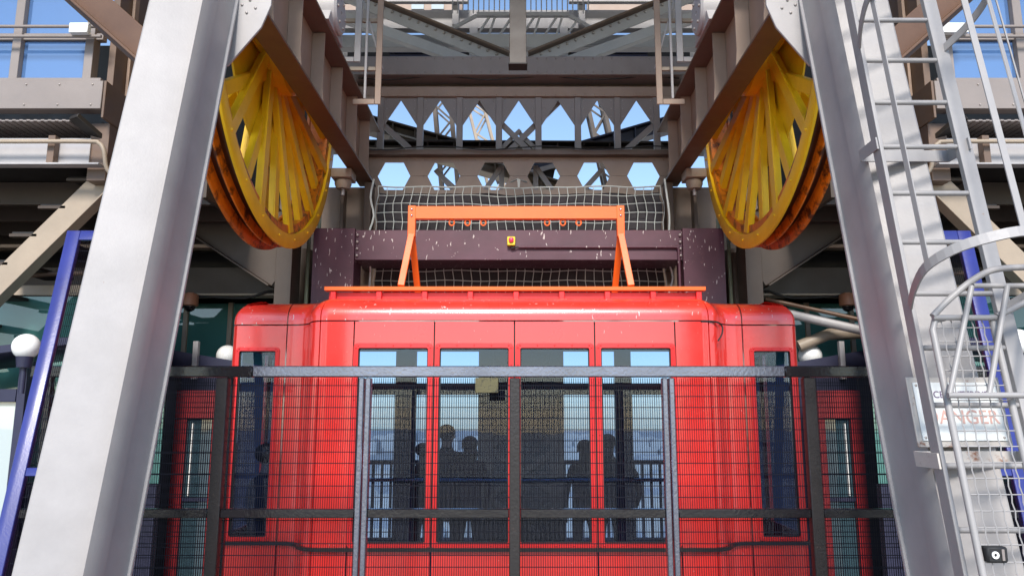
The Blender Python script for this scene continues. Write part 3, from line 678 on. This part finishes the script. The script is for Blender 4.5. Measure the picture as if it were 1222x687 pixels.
diag(-1.62, 5.02, -1.16, 4.60); diag(1.62, 5.02, 1.16, 4.60); diag(-.50, 5.34, .20, 4.62); diag(.50, 5.34, -.20, 4.62, o=.024); diag(-.34, 4.62, .02, 4.98, wd=.05, o=.048); diag(.34, 4.62, -.02, 4.98, wd=.05, o=.072)
hexc = [-1.4575, -.8745, -.2915, .2915, .8745, 1.4575]; ZM = 4.348
up = [(-1.78, 4.573), (-1.78, ZM+.002)]; lo = [(-1.78, 4.02), (-1.78, ZM-.002)]
for x in hexc: up += [(x-.19, ZM+.002), (x-.107, 4.515), (x+.107, 4.515), (x+.19, ZM+.002)]; lo += [(x-.19, ZM-.002), (x-.107, 4.18), (x+.107, 4.18), (x+.19, ZM-.002)]
up += [(1.78, ZM+.002), (1.78, 4.573)]; lo += [(1.78, ZM-.002), (1.78, 4.02)]
def strip(poly, name):
    # split the castellated half into simple quads so that every face stays convex
    top = poly[0][1]; m = MB(); pts = poly[1:-1]
    for i in range(len(pts)-1):
        (xa, za), (xb, zb) = pts[i], pts[i+1]
        m.add([(xa, GYf-.03, za), (xb, GYf-.03, zb), (xb, GYf-.03, top), (xa, GYf-.03, top), (xa, GYf-.01, za), (xb, GYf-.01, zb), (xb, GYf-.01, top), (xa, GYf-.01, top)], [(0,1,2,3),(7,6,5,4),(0,4,5,1),(3,2,6,7)])
    return m.build(name, 'taupe', gd, 0)
strip(up, 'web_upper'); strip(lo, 'web_lower')
diag2 = lambda x0, z0, x1, z1: pbar('diagonal', 'grey', gd, (x0, GYf+.2, z0), (x1, GYf+.2, z1), .02, .06)
diag2(-1.0, 4.5, -.6, 4.05); diag2(-.5, 4.1, -.22, 4.52); diag2(.5, 4.1, .22, 4.52); diag2(1.0, 4.5, .6, 4.05)
pbox('diagonal', 'grey', gd, -.235, -.175, GYf+.22, GYf+.24, 4.0, 4.56); pbox('diagonal', 'grey', gd, .175, .235, GYf+.22, GYf+.24, 4.0, 4.56)
# side plates that close the bay beyond the girder ends
for s in (-1, 1):
    e = thing('end_bracket', f'taupe box bracket under the {"left" if s < 0 else "right"} end of the pierced girder', 'bracket', (s*1.9, 8.5, 3.4), 'end brackets')
    pbox('plate', 'taupe', e, s*1.62, s*2.75, 8.40, 8.44, 2.6, 4.19); pbox('rib', 'brown', e, s*1.66, s*1.74, 8.2, 8.398, 3.2, 4.19); pbox('rib', 'brown', e, s*1.98, s*2.02, 8.25, 8.398, 3.2, 4.19)

sb = thing('shaft_backing', 'added dark screen closing the shaft behind the net', 'screen', (0, 8.62, 2.42))
for i in range(6): pbox('sheet', 'dark', sb, -2.7+.9*i+.004, -1.8+.9*i-.004, 8.60, 8.62, 2.42, 4.10)  # dark sheets added to shut the sky out of the gap
pbox('foot_angle', 'shaded_brown', sb, -2.7, 2.7, 8.55, 8.598, 2.42, 2.50)
ud = MB().box(-9, 9, 2.7, 9.2, 8.4, 8.6)  # unseen deck added to keep sun and sky off the upper steelwork
for i in range(7): ud.box(-9, 9, 3.1+.95*i, 3.2+.95*i, 8.1, 8.398)
struct(ud.build('unseen_shade_deck', 'shaded_brown'))
# ------------------------------------------------------------------ steelwork above and beyond the girder
def lattice(name, label, p, q, wd, ht, mat, n, group):
    t = thing(name, label, 'truss', p, group); p = Vector(p); q = Vector(q); d = (q-p).normalized(); sd2 = d.cross(Vector((0, 0, 1))).normalized(); u = sd2.cross(d).normalized()
    for a in (-1, 1):
        for b in (-1, 1): pbar('chord', mat, t, p + sd2*a*wd/2 + u*b*ht/2, q + sd2*a*wd/2 + u*b*ht/2, .07, .05, bevel=0)
    L = (q-p).length
    for i in range(n):
        a = p + d*L*i/n; b = p + d*L*(i+1)/n; k = 1 if i % 2 else -1
        for e in (-1, 1): pbar('lacing', mat, t, a + sd2*e*wd/2 + u*k*ht/2, b + sd2*e*wd/2 - u*k*ht/2, .03, .03, bevel=0)
    return t
G_ = 'lattice braces seen through the girder'
def boxbrace(label, p, q, wd, ht, mat):
    t = thing('box_brace', label, 'brace', p, G_); p = Vector(p); q = Vector(q); m = MB(); ibeam(m, p, q, wd, ht, .03, .03); m.build('beam', mat, t, .004)
    d = q - p; n = int(d.length/.35)
    for i in range(n):
        c_ = p + d*(i+.5)/n; pbar('stiffener', mat, t, c_ + Vector((0, -wd*.25, -ht*.42)), c_ + Vector((0, -wd*.25, ht*.42)), .02, wd*.4, (0, 1, 0), 0)
boxbrace('dark steel brace sloping down across the left pointed openings', (-4.4, 11.5, 6.75), (.6, 12.5, 5.65), .3, .26, 'shaded_brown')
boxbrace('cream steel brace crossing low behind the middle openings', (-1.9, 10.5, 5.55), (1.2, 11.2, 4.85), .25, .2, 'tan')
boxbrace('dark blue steel brace rising behind the right pointed openings', (-.4, 12.0, 5.5), (4.2, 11.6, 6.75), .25, .24, 'navy')
boxbrace('low dark girder along the foot of the openings', (-4, 10.2, 5.34), (4, 10.2, 5.30), .3, .12, 'shaded_brown')
lattice('lattice_brace', 'thin upright lattice post behind the second opening from left', (-1.1, 13.5, 4.0), (-1.5, 13.5, 8.0), .3, .3, 'shaded_brown', 12, G_)
lattice('lattice_brace', 'thin slanting lattice post behind the third opening from left', (-.2, 14, 5.0), (-1.2, 14, 9.0), .3, .3, 'tan', 12, G_)
lattice('lattice_brace', 'thin slanting lattice post behind the right openings', (2.0, 14, 5.0), (1.2, 14, 9.0), .3, .3, 'shaded_brown', 12, G_)
# crossing riveted braces above the top beam
for s in (-1, 1):
    sd_ = 'left' if s < 0 else 'right'
    t = thing('riveted_brace', f'riveted grey diagonal brace descending from the upper {sd_} to the centre', 'brace', (s*.15, 9.3, 6.2), 'riveted braces')
    a, b2 = Vector((s*.12, 9.3, 6.16)), Vector((s*2.9, 9.3, 7.36)); pbar('flange', 'palegrey', t, a, b2, .02, .15)
    pbar('top_angle', 'brown', t, a + Vector((0, -.06, .10)), b2 + Vector((0, -.06, .10)), .12, .03)
    d = (b2-a); bolts(t, [tuple(a + d*(i+.5)/24 + Vector((0, -.012, .045))) for i in range(24)], .022)
    t = thing('flat_brace', f'smooth pale flat brace below the {sd_} riveted brace', 'brace', (s*.6, 9.0, 6.0), 'flat braces')
    pbar('flat_bar', 'palegrey', t, (s*.60, 9.0, 6.03), (s*2.7, 9.0, 6.83), .02, .13); pbar('flange', 'palegrey', t, (s*.60, 9.06, 5.97), (s*2.7, 9.06, 6.77), .1, .012)
hg = thing('hanging_post', 'dark brown square post hanging at the top centre', 'post', (0, 6.5, 4.79))
pbox('shaft', 'shaded_brown', hg, -.085, .07, 6.5, 6.62, 4.79, 7.5); pbox('end_cap', 'dark', hg, -.095, .08, 6.49, 6.63, 4.775, 4.789)
ub = thing('machine_house', 'pale grey machine house front with dark louvres above the girder', 'building', (0, 10.5, 5.8))
pbox('sill_beam', 'palegrey', ub, -3.4, 3.4, 9.6, 9.75, 6.16, 6.34); pbox('eave_beam', 'palegrey', ub, -3.6, 3.6, 10.6, 10.75, 6.98, 7.28)
pbox('wall', 'palegrey', ub, -3.6, 3.6, 10.8, 10.9, 6.3, 6.98); pbox('upper_wall', 'taupe', ub, -3.6, -.9, 11.2, 11.3, 7.32, 8.1); pbox('upper_wall', 'taupe', ub, 1.1, 3.6, 11.2, 11.3, 7.32, 8.1)
for s in (-1, 1):
    pbox('recess', 'dark', ub, s*.75, s*2.6, 10.70, 10.795, 6.40, 6.80)
    for i in range(6): pbox('louvre', 'navy', ub, s*.80, s*1.95, 10.66, 10.698, 6.43+.06*i, 6.465+.06*i, 0)
    pbox('post', 'palegrey', ub, s*.62, s*.74, 10.55, 10.65, 6.36, 6.975); pbox('post', 'palegrey', ub, s*.9, s*1.0, 10.5, 10.6, 6.985, 8.2)
    pbox('rail_beam', 'palegrey', ub, s*.75, s*2.7, 10.4, 10.48, 7.30, 7.48)
for x in (-1.72, -1.40): MB().box(x, x+.2, 11.17, 11.199, 7.62, 7.80).build('window', 'whitepane', ub, .002)
ub.location.z += .38
bal = thing('balcony', 'white trussed balcony with a picket railing at the top centre', 'balcony', (0.1, 10.0, 6.7))
pbox('lower_chord', 'palegrey', bal, -.75, .85, 9.95, 10.02, 6.60, 6.66); pbox('upper_chord', 'palegrey', bal, -.60, .72, 9.95, 10.02, 6.93, 6.99)
for i in range(9):
    x0 = -.58 + .16*i; pbar('truss_bar', 'palegrey', bal, (x0, 9.985, 6.665), (x0+(.08 if i % 2 else .16), 9.985, 6.925), .03, .03)
pbar('truss_bar', 'palegrey', bal, (-.95, 9.985, 6.75), (-.60, 9.985, 6.95), .04, .05); pbar('truss_bar', 'palegrey', bal, (1.05, 9.985, 6.75), (.72, 9.985, 6.95), .04, .05)
pk = None
for i in range(27):
    if pk is None: pk = MB().box(-.008, .008, -.008, .008, 0, .95).build('picket', 'palegrey', None, 0); pk.parent = bal; pk.location = (-.95-.1, 0, .295)
    else: share(pk, 'picket', bal, (-1.05+.075*i, 0, .295))
pbox('hand_rail', 'palegrey', bal, -1.0, 1.05, 9.96, 10.01, 7.95, 8.0)
bal.location.z += .27
# dark tower pillar seen through the cabin, with rail beyond
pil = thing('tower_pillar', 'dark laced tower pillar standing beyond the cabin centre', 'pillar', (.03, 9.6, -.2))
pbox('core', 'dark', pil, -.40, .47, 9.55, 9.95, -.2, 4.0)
for x in (-.44, .44): pbox('corner_angle', 'shaded_brown', pil, x-.06, x+.12, 9.46, 9.54, -.2, 4.0)
for i in range(6):
    z = .0+.6*i; pbar('lacing', 'shaded_brown', pil, (-.38, 9.52, z), (.5, 9.52, z+.6), .02, .07); pbar('lacing', 'shaded_brown', pil, (.5, 9.535, z), (-.38, 9.535, z+.6), .02, .07)
rl = thing('platform_railing', 'dark picket railing at the platform edge beyond the cabin', 'railing', (0, 10.8, 0))
pbox('hand_rail', 'navy', rl, -4, 4, 10.77, 10.83, .92, .98); pbox('bottom_rail', 'navy', rl, -4, 4, 10.78, 10.82, -.12, -.06)
pk = None
for i in range(66):
    x = -3.96 + .121*i
    if pk is None: pk = MB().box(-.018, .018, -.012, .012, -.058, .918).build('baluster', 'navy', None, 0); pk.parent = rl; pk.location = (x, 0, 0)
    else: share(pk, 'baluster', rl, (x, 0, 0))

# ------------------------------------------------------------------ structures at both sides
def side(s):
    sd_ = 'left' if s < 0 else 'right'
    X = lambda v: s*v
    h = thing('glazed_gallery', f'grey steel gallery with sky-reflecting windows at the upper {sd_}', 'gallery', (X(4.5), 6.2, 3.6), 'upper galleries')
    pbox('fascia', 'grey', h, X(3.515), X(7.5), 6.0, 6.12, 4.135, 4.385, .004)
    bolts(h, [(X(3.6+.28*i), 5.999, z) for i in range(6) for z in (4.17, 4.35)], .009)
    pbox('return_fascia', 'brown', h, X(3.49), X(3.512), 6.01, 8.2, 4.06, 4.39)
    pbox('corner_post', 'brown', h, X(3.50), X(3.66), 6.14, 6.3, 3.55, 4.06)
    for x in (3.66, 4.29, 4.98, 5.7): pbox('mullion', 'grey', h, X(x), X(x+.075), 6.06, 6.16, 4.387, 6.4)
    pbox('transom', 'grey', h, X(3.6), X(7.5), 6.085, 6.15, 4.80, 4.86); pbox('sill', 'grey', h, X(3.55), X(7.5), 6.02, 6.14, 4.387, 4.42)
    pbox('side_cladding', 'brown', h, X(3.52), X(3.58), 6.16, 8.2, 4.40, 6.4)
    for i in range(3): pbox('cladding_rib', 'taupe', h, X(3.49), X(3.518), 6.35+.4*i, 6.42+.4*i, 4.40, 6.2)
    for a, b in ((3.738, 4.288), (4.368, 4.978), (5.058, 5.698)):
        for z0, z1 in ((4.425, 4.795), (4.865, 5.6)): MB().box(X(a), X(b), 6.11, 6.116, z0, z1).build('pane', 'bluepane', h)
    for z in (4.86, 4.77): ptube('conduit', 'grey', h, [(X(3.55), 5.97, z), (X(7.4), 5.97, z)], .014)
    # soffit with corrugations, channel, bracket
    m = MB(); n = 120
    for i in range(n): 
        x0 = 3.75 + i*.03; x1 = x0+.03; z = 4.03 if i % 2 else 4.036
        m.box(X(x0), X(x1-.001), 6.02, 6.6, z, z+.012)
    m.build('corrugated_soffit', 'grey', h, 0, False, 'stuff')
    pbar('soffit_bracket', 'dark', h, (X(3.72), 5.98, 4.06), (X(3.45), 6.45, 3.78), .12, .04)
    pbox('channel', 'palegrey', h, X(3.64), X(7.5), 6.12, 6.16, 3.68, 3.92); pbox('channel_flange', 'palegrey', h, X(3.5), X(7.5), 6.02, 6.118, 3.655, 3.672)
    for x in (3.9, 4.5, 5.1): pbox('channel_stiffener', 'brown', h, X(x), X(x+.06), 6.05, 6.118, 3.675, 3.92)
    ptube('conduit', 'tan', h, smoothpath([(X(7), 6.0, 3.845), (X(4.5), 6.0, 3.845), (X(3.62), 6.0, 3.845), (X(3.50), 6.0, 3.83), (X(3.45), 6.0, 3.76), (X(3.43), 6.03, 3.62), (X(3.36), 6.06, 3.55)], 5), .018)
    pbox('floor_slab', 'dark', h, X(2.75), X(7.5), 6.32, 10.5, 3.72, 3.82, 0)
    for i in range(5): pbox('joist', 'shaded_brown', h, X(2.8), X(7.4), 6.7+.6*i, 6.76+.6*i, 3.5, 3.715)
    pbox('edge_beam', 'shaded_brown', h, X(2.7), X(2.745), 6.3, 10.4, 3.45, 3.9)
    # stair under the gallery
    st = thing('steel_stair', f'tan steel stair stringer with dark treads under the {sd_} gallery', 'stair', (X(4.0), 6.3, 2.6), 'steel stairs')
    p, q = Vector((X(3.46), 6.3, 3.73)), Vector((X(5.0), 6.3, 2.0))
    pbar('stringer', 'tan', st, p, q, .05, .23); pbar('stringer_flange', 'tan', st, p + Vector((-s*.06, -.04, -.115)), q + Vector((-s*.06, -.04, -.115)), .13, .012)
    for i in range(6):
        f = (i+.7)/7; c_ = p.lerp(q, f) + Vector((s*.18, .35, .08)); pbox('tread', 'dark', st, c_.x-.14, c_.x+.14, 6.34, 7.2, c_.z-.015, c_.z+.015); pbox('tread_bracket', 'shaded_brown', st, c_.x-.12, c_.x+.12, 6.275, 6.335, c_.z-.045, c_.z-.017)
    # wall behind with beams, teal glazing, diagonal
    wl = thing('pavilion_wall', f'dark steel pavilion wall with teal glazing behind the {sd_} column', 'wall', (X(4.5), 9, 0), 'pavilion walls')
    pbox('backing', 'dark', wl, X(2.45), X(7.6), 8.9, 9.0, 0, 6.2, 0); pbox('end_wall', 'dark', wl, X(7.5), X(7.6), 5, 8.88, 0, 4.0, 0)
    pbox('lintel', 'shaded_brown', wl, X(2.5), X(7.4), 8.0, 8.12, 2.88, 3.17); pbox('lintel_flange', 'tan', wl, X(2.5), X(7.4), 7.94, 8.16, 2.855, 2.877)
    pbox('upper_lintel', 'shaded_brown', wl, X(2.3), X(7.4), 8.3, 8.4, 3.42, 3.62); pbox('purlin', 'taupe', wl, X(2.5), X(7.4), 7.6, 7.64, 3.30, 3.335)
    m = MB(); ibeam(m, (X(2.36), 7.45, 3.05), (X(4.4), 7.45, 4.37), .18, .46); m.build('diagonal_beam', 'shaded_brown', wl, .003)
    pbox('stub_column', 'shaded_brown', wl, X(2.24), X(2.40), 7.3, 7.6, 2.2, 3.6)
    for i, x in enumerate((2.75, 3.25, 3.75, 4.25)):
        pbox('glazing_bar', 'tan', wl, X(x)-.025, X(x)+.025, 8.42, 8.48, 0, 2.85)
        if i < 3: MB().box(X(x)+.026*s, X(x+.5)-.026*s, 8.45, 8.456, .0, 2.84).build('pane', 'teal', wl)
    ptube('duct', 'shaded_brown', wl, [(X(2.42), 8.2, 2.6), (X(2.42), 8.2, 3.12), (X(2.42), 8.2, 3.4)], .13, 16)
    ptube('cable_bundle', 'dark', wl, smoothpath([(X(3.4), 7.9, 2.84), (X(2.9), 7.9, 2.82), (X(2.62), 7.95, 2.90), (X(2.55), 8.0, 2.72), (X(2.75), 8.0, 2.62)], 5), .014)
    pbox('cable_tray', 'dark', wl, X(2.1), X(2.45), 8.25, 8.3, 2.2, 3.3)
    # teal glass booth nearer the camera with arched conduit
    bo = thing('glass_booth', f'teal glass booth under the {sd_} gallery at the picture edge', 'booth', (X(4.5), 6.9, 0), 'glass booths')
    MB().box(X(3.2), X(5.6), 6.9, 6.91, 1.0, 2.68).build('pane', 'teal', bo); pbox('head', 'tan', bo, X(3.15), X(5.7), 6.86, 6.95, 2.685, 2.78)
    ptube('arched_conduit', 'brown', bo, smoothpath([(X(5.0), 6.8, 2.5), (X(4.75), 6.8, 2.76), (X(4.45), 6.8, 2.86), (X(3.9), 6.8, 2.88), (X(3.2), 6.8, 2.88)], 5), .022)
    pbox('dado', 'navy', bo, X(3.2), X(5.6), 6.86, 6.95, 0, .995)
    # sloping blue hood + kiosk window
    kk = thing('ticket_kiosk', f'low kiosk with sloping dark blue hood at the {sd_} picture edge', 'kiosk', (X(4.4), 6.0, 0), 'kiosks')
    MB().prism([(X(3.35), 2.20), (X(6), 1.86), (X(6), 1.80), (X(3.35), 2.14)], 'y', 5.75, 6.6).build('hood', 'navy', kk, .003)
    pbox('frame_post', 'navy', kk, X(3.86), X(3.925), 5.95, 6.05, 0, 2.02); pbox('frame_head', 'navy', kk, X(3.93), X(5.9), 5.95, 6.05, 1.70, 1.80)
    MB().box(X(3.93), X(5.9), 5.99, 5.996, .75, 1.70).build('pane', 'whitepane', kk); pbox('apron', 'navy', kk, X(3.93), X(5.9), 5.96, 6.04, 0, .748)
    # purple sloping panel and small upright behind the fence end
    pr = thing('ramp_parapet', f'dark purple sloping parapet panel behind the {sd_} end of the fence', 'parapet', (X(2.9), 7.6, 0), 'parapets')
    MB().prism([(X(2.3), 2.04), (X(4.0), 2.33), (X(4.0), 0), (X(2.3), 0)], 'y', 7.62, 7.69).build('panel', 'navy', pr, .003); pbox('stanchion', 'palegrey', pr, X(3.22), X(3.27), 7.56, 7.615, 1.95, 2.33)
    # red door frame with glass
    rd = thing('red_doorway', f'red framed glass door behind the {sd_} mesh screen', 'door', (X(3.03), 7.300, 0), 'red doors')
    pbox('head', 'reddark', rd, X(2.80), X(3.27), 7.280, 7.380, 1.57, 1.83)
    for a, b in ((2.80, 2.91), (3.16, 3.27)): pbox('jamb', 'reddark', rd, X(a), X(b), 7.280, 7.380, 0, 1.558)
    MB().box(X(2.912), X(3.158), 7.320, 7.328, .1, 1.556).build('pane', 'kioskpane', rd); pbox('mid_bar', 'navy', rd, X(2.912), X(3.158), 7.300, 7.318, .80, .84); pbox('edge_strip', 'globe', rd, X(3.10), X(3.115), 7.302, 7.318, .85, 1.52)
    pbox('side_panel', 'dark', rd, X(3.28), X(4.2), 7.340, 7.380, 0, 1.95)
    # dome camera
    dc = thing('dome_camera', f'brown dome security camera under the lintel at the {sd_} of the cabin', 'camera', (X(3.46), 7.85, 2.8), 'dome cameras')
    MB().lathe([(0, .005), (0, .07), (-.02, .085), (-.12, .085), (-.13, .07), (-.13, .005)], X(3.46), 7.85, 2.855, 'z', 24).build('housing', 'domebr', dc, 0, True); MB().sphere((X(3.46), 7.85, 2.725), .06).build('dome', 'lens', dc, 0, True); pbox('arm', 'domebr', dc, X(3.46)-.03, X(3.46)+.03, 7.84, 7.935, 2.857, 2.872)
    # blue mesh wing panel, leaning with the column
    bp_ = thing('blue_mesh_panel', f'blue framed mesh panel leaning just behind the {sd_} column', 'panel', (X(2.4), 3.75, 0), 'blue mesh panels')
    def PY(z): return 3.588 + LEAN*z
    def lb(name, mat, x0, x1, z0, z1, dy=.03):
        x0, x1 = sorted((X(x0), X(x1))); m = MB(); m.add([(x, PY(z)+b, z) for z in (z0, z1) for x, b in ((x0, 0), (x1, 0), (x1, dy), (x0, dy))], [(0,1,2,3),(7,6,5,4),(0,4,5,1),(1,5,6,2),(2,6,7,3),(3,7,4,0)]); return m.build(name, mat, bp_, .003)
    lb('frame_stile', 'blue', 2.455, 2.53, 0, 2.617); lb('frame_stile', 'blue', 2.02, 2.08, 0, 2.617); lb('frame_head', 'blue', 2.081, 2.454, 2.56, 2.617); lb('frame_bar', 'blue', 2.081, 2.454, 1.30, 1.34)
    m = MB()
    for i in range(36): x = 2.085 + .0105*i; m.tube([(X(x), PY(.1)+.015, .1), (X(x), PY(2.56)+.015, 2.56)], .0014, 3)
    for i in range(40): z = .1+.0615*i; m.tube([(X(2.08), PY(z)+.018, z), (X(2.44), PY(z)+.018, z)], .0016, 3)
    m.build('wire_mesh', 'wire', bp_, 0, False, 'stuff')
side(-1); side(1)
def globe(x, y, z, r, label):
    t = thing('globe_lamp', label, 'lamp', (x, y, z-r-.25), 'white globe lamps')
    MB().sphere((x, y, z), r, 28, 16).build('globe', 'globe', t, 0, True); MB().lathe([(-r-.06, .012), (-r-.06, .05), (-r+.02, .06), (-r+.02, .012)], x, y, z, 'z', 20).build('collar', 'navy', t, 0, True); ptube('stem', 'navy', t, [(x, y, z-r-.25), (x, y, z-r-.05)], .02)
globe(-3.66, 5.6, 2.10, .095, 'white globe lamp on the kiosk at the left picture edge'); globe(-3.05, 7.9, 2.21, .11, 'white globe lamp half hidden by the left edge of the cabin')
globe(3.05, 7.9, 2.21, .12, 'white globe lamp beside the right edge of the cabin'); globe(3.71, 5.6, 2.13, .10, 'white globe lamp seen through the ladder guard at the right')
# white junction box on the left gallery pipes, with a red-tipped rod
jb = thing('junction_box', 'small white box with red-tipped rod on the upper left pipes', 'box', (-3.72, 5.93, 4.82))
pbox('case', 'signw', jb, -3.79, -3.63, 5.90, 5.955, 4.77, 4.86, .005); ptube('rod', 'palegrey', jb, [(-3.63, 5.92, 4.86), (-3.36, 5.92, 4.87)], .009); ptube('rod_tip', 'estopr', jb, [(-3.36, 5.92, 4.87), (-3.30, 5.92, 4.872)], .011)
jb = thing('junction_box', 'small white box on the upper right pipes behind the ladder', 'box', (3.72, 5.93, 4.82))
pbox('case', 'signw', jb, 3.55, 3.79, 5.90, 5.955, 4.77, 4.86, .005); ptube('rod', 'palegrey', jb, [(3.55, 5.92, 4.86), (3.40, 5.92, 4.87)], .009)
# extra pipes at the right, between cabin and column
pp = thing('service_pipes', 'tan and brown service pipes between cabin and right column', 'pipes', (3.2, 7.8, 2.3))
ptube('pipe', 'rustbrown', pp, [(2.55, 7.7, 2.78), (3.75, 7.3, 2.42)], .022); ptube('pipe', 'palegrey', pp, [(2.6, 7.75, 2.68), (3.9, 7.3, 2.28)], .05); ptube('pipe', 'tan', pp, [(2.9, 7.8, 2.30), (3.2, 7.75, 2.42), (4.2, 7.7, 2.45)], .06, 14); ptube('pipe', 'brown', pp, [(2.3, 7.9, 3.3), (2.3, 7.9, 2.3)], .07, 14)

# ------------------------------------------------------------------ people inside the cabin
def person(x, y, h, rot, coat, label, hairlen=.0):
    t = thing('person', label, 'person', (x, y, CF)); t.rotation_euler = (0, 0, rot)
    k = h/1.72
    J = {}; E_ = []; V_ = []; Rr = []
    def a(n, p, r, par=None):
        J[n] = len(V_); V_.append(Vector(p)*k); Rr.append(r*k)
        if par: E_.append((J[par], J[n]))
    a('pel', (0, 0, .92), .155); a('waist', (0, .0, 1.06), .14, 'pel'); a('chest', (0, .01, 1.27), .165, 'waist'); a('nb', (0, .015, 1.43), .085, 'chest'); a('neck', (0, .0, 1.50), .055, 'nb')
    a('hd', (0, -.015, 1.585), .088, 'neck'); a('top', (0, -.005, 1.655), .068, 'hd')
    for sgn in (-1, 1):
        q = str(sgn)
        a('sh'+q, (sgn*.165, .015, 1.385), .062, 'chest'); a('el'+q, (sgn*.235, .03, 1.12), .048, 'sh'+q); a('wr'+q, (sgn*.225, -.07, .90), .032, 'el'+q); a('pm'+q, (sgn*.22, -.10, .83), .030, 'wr'+q)
        for f in range(4): a(f'f{f}'+q, (sgn*(.205+.012*f), -.085-.012*f-.02, .795), .010, 'pm'+q); a(f'g{f}'+q, (sgn*(.20+.012*f), -.10-.014*f, .735+.006*abs(f-1)), .008, f'f{f}'+q)
        a('t0'+q, (sgn*.19, -.125, .82), .010, 'pm'+q); a('t1'+q, (sgn*.175, -.14, .775), .008, 't0'+q)
        a('hp'+q, (sgn*.095, 0, .86), .10, 'pel'); a('kn'+q, (sgn*.105, -.015, .48), .062, 'hp'+q); a('an'+q, (sgn*.11, .02, .085), .042, 'kn'+q); a('to'+q, (sgn*.125, -.13, .035), .034, 'an'+q)
    me = bpy.data.meshes.new('body'); me.from_pydata(V_, E_, [])
    o = bpy.data.objects.new('body', me); COL.objects.link(o)
    sm = o.modifiers.new('skin', 'SKIN'); sm.use_smooth_shade = True
    for i, sv in enumerate(me.skin_vertices[0].data): sv.radius = (Rr[i], Rr[i]*.85); sv.use_root = (i == 0)
    ss = o.modifiers.new('sub', 'SUBSURF'); ss.levels = 1; ss.render_levels = 1
    bpy.context.view_layer.update()
    m2 = bpy.data.meshes.new_from_object(o.evaluated_get(bpy.context.evaluated_depsgraph_get())); bpy.data.objects.remove(o)
    m2.materials.clear()
    for mm in (coat, 'skin', 'coat2'): m2.materials.append(M[mm])
    for pg in m2.polygons:
        c_ = pg.center/k
        pg.material_index = 1 if (c_.z > 1.47 or (abs(c_.x) > .16 and c_.z < .87 and c_.y < -.05)) else (2 if c_.z < .80 else 0); pg.use_smooth = True
    o = bpy.data.objects.new('body', m2); COL.objects.link(o); o.parent = t
    def cp(name, m, mat): q = m.build(name, mat, None, 0, True); q.parent = t; return q
    f = MB(); f.add([Vector(p)*k for p in ((0, -.128, 1.585), (-.016, -.100, 1.572), (.016, -.100, 1.572), (0, -.098, 1.62))], [(0,1,2),(0,2,3),(0,3,1),(1,3,2)]); cp('nose', f, 'skin')
    f = MB()
    for e in (-1, 1): f.sphere(Vector((e*.085, .0, 1.59))*k, .022*k, 8, 6, (.4, .8, 1.2))
    cp('ears', f, 'skin')
    f = MB()
    for e in (-1, 1): f.sphere(Vector((e*.032, -.092, 1.605))*k, .010*k, 8, 6)
    cp('eyes', f, 'hair'); f = MB(); f.box(-.022*k, .022*k, -.100*k, -.088*k, 1.538*k, 1.545*k); cp('mouth', f, 'reddark')
    f = MB(); f.sphere(Vector((0, .018, 1.635))*k, .098*k, 20, 12, (.98, 1.02, .88))
    if hairlen: f.sphere(Vector((0, .05, 1.56-hairlen/2))*k, .09*k, 16, 10, (1.0, .6, 1.0+hairlen*5))
    cp('hair', f, 'hair'); return t
person(-.78, 8.35, 1.70, R(170), 'coat1', 'tall dark-coated person in the second window, beside the red mullion')
person(-.53, 8.25, 1.58, R(200), 'coat3', 'shorter dark-coated person near the middle of the second window', .10)
person(-1.05, 8.5, 1.50, R(150), 'coat2', 'partly hidden dark-coated person at the right of the first window')
person(.71, 8.3, 1.54, R(190), 'coat2', 'long-haired person at the right of the third window', .18)
person(.97, 8.35, 1.60, R(170), 'coat1', 'short-haired person at the left of the fourth window')
person(1.16, 8.55, 1.46, R(210), 'coat3', 'smaller person low at the right of the fourth window', .1)
person(-1.98, 6.1, 1.58, R(140), 'coat1', 'dark-coated person in the narrow left wing window')
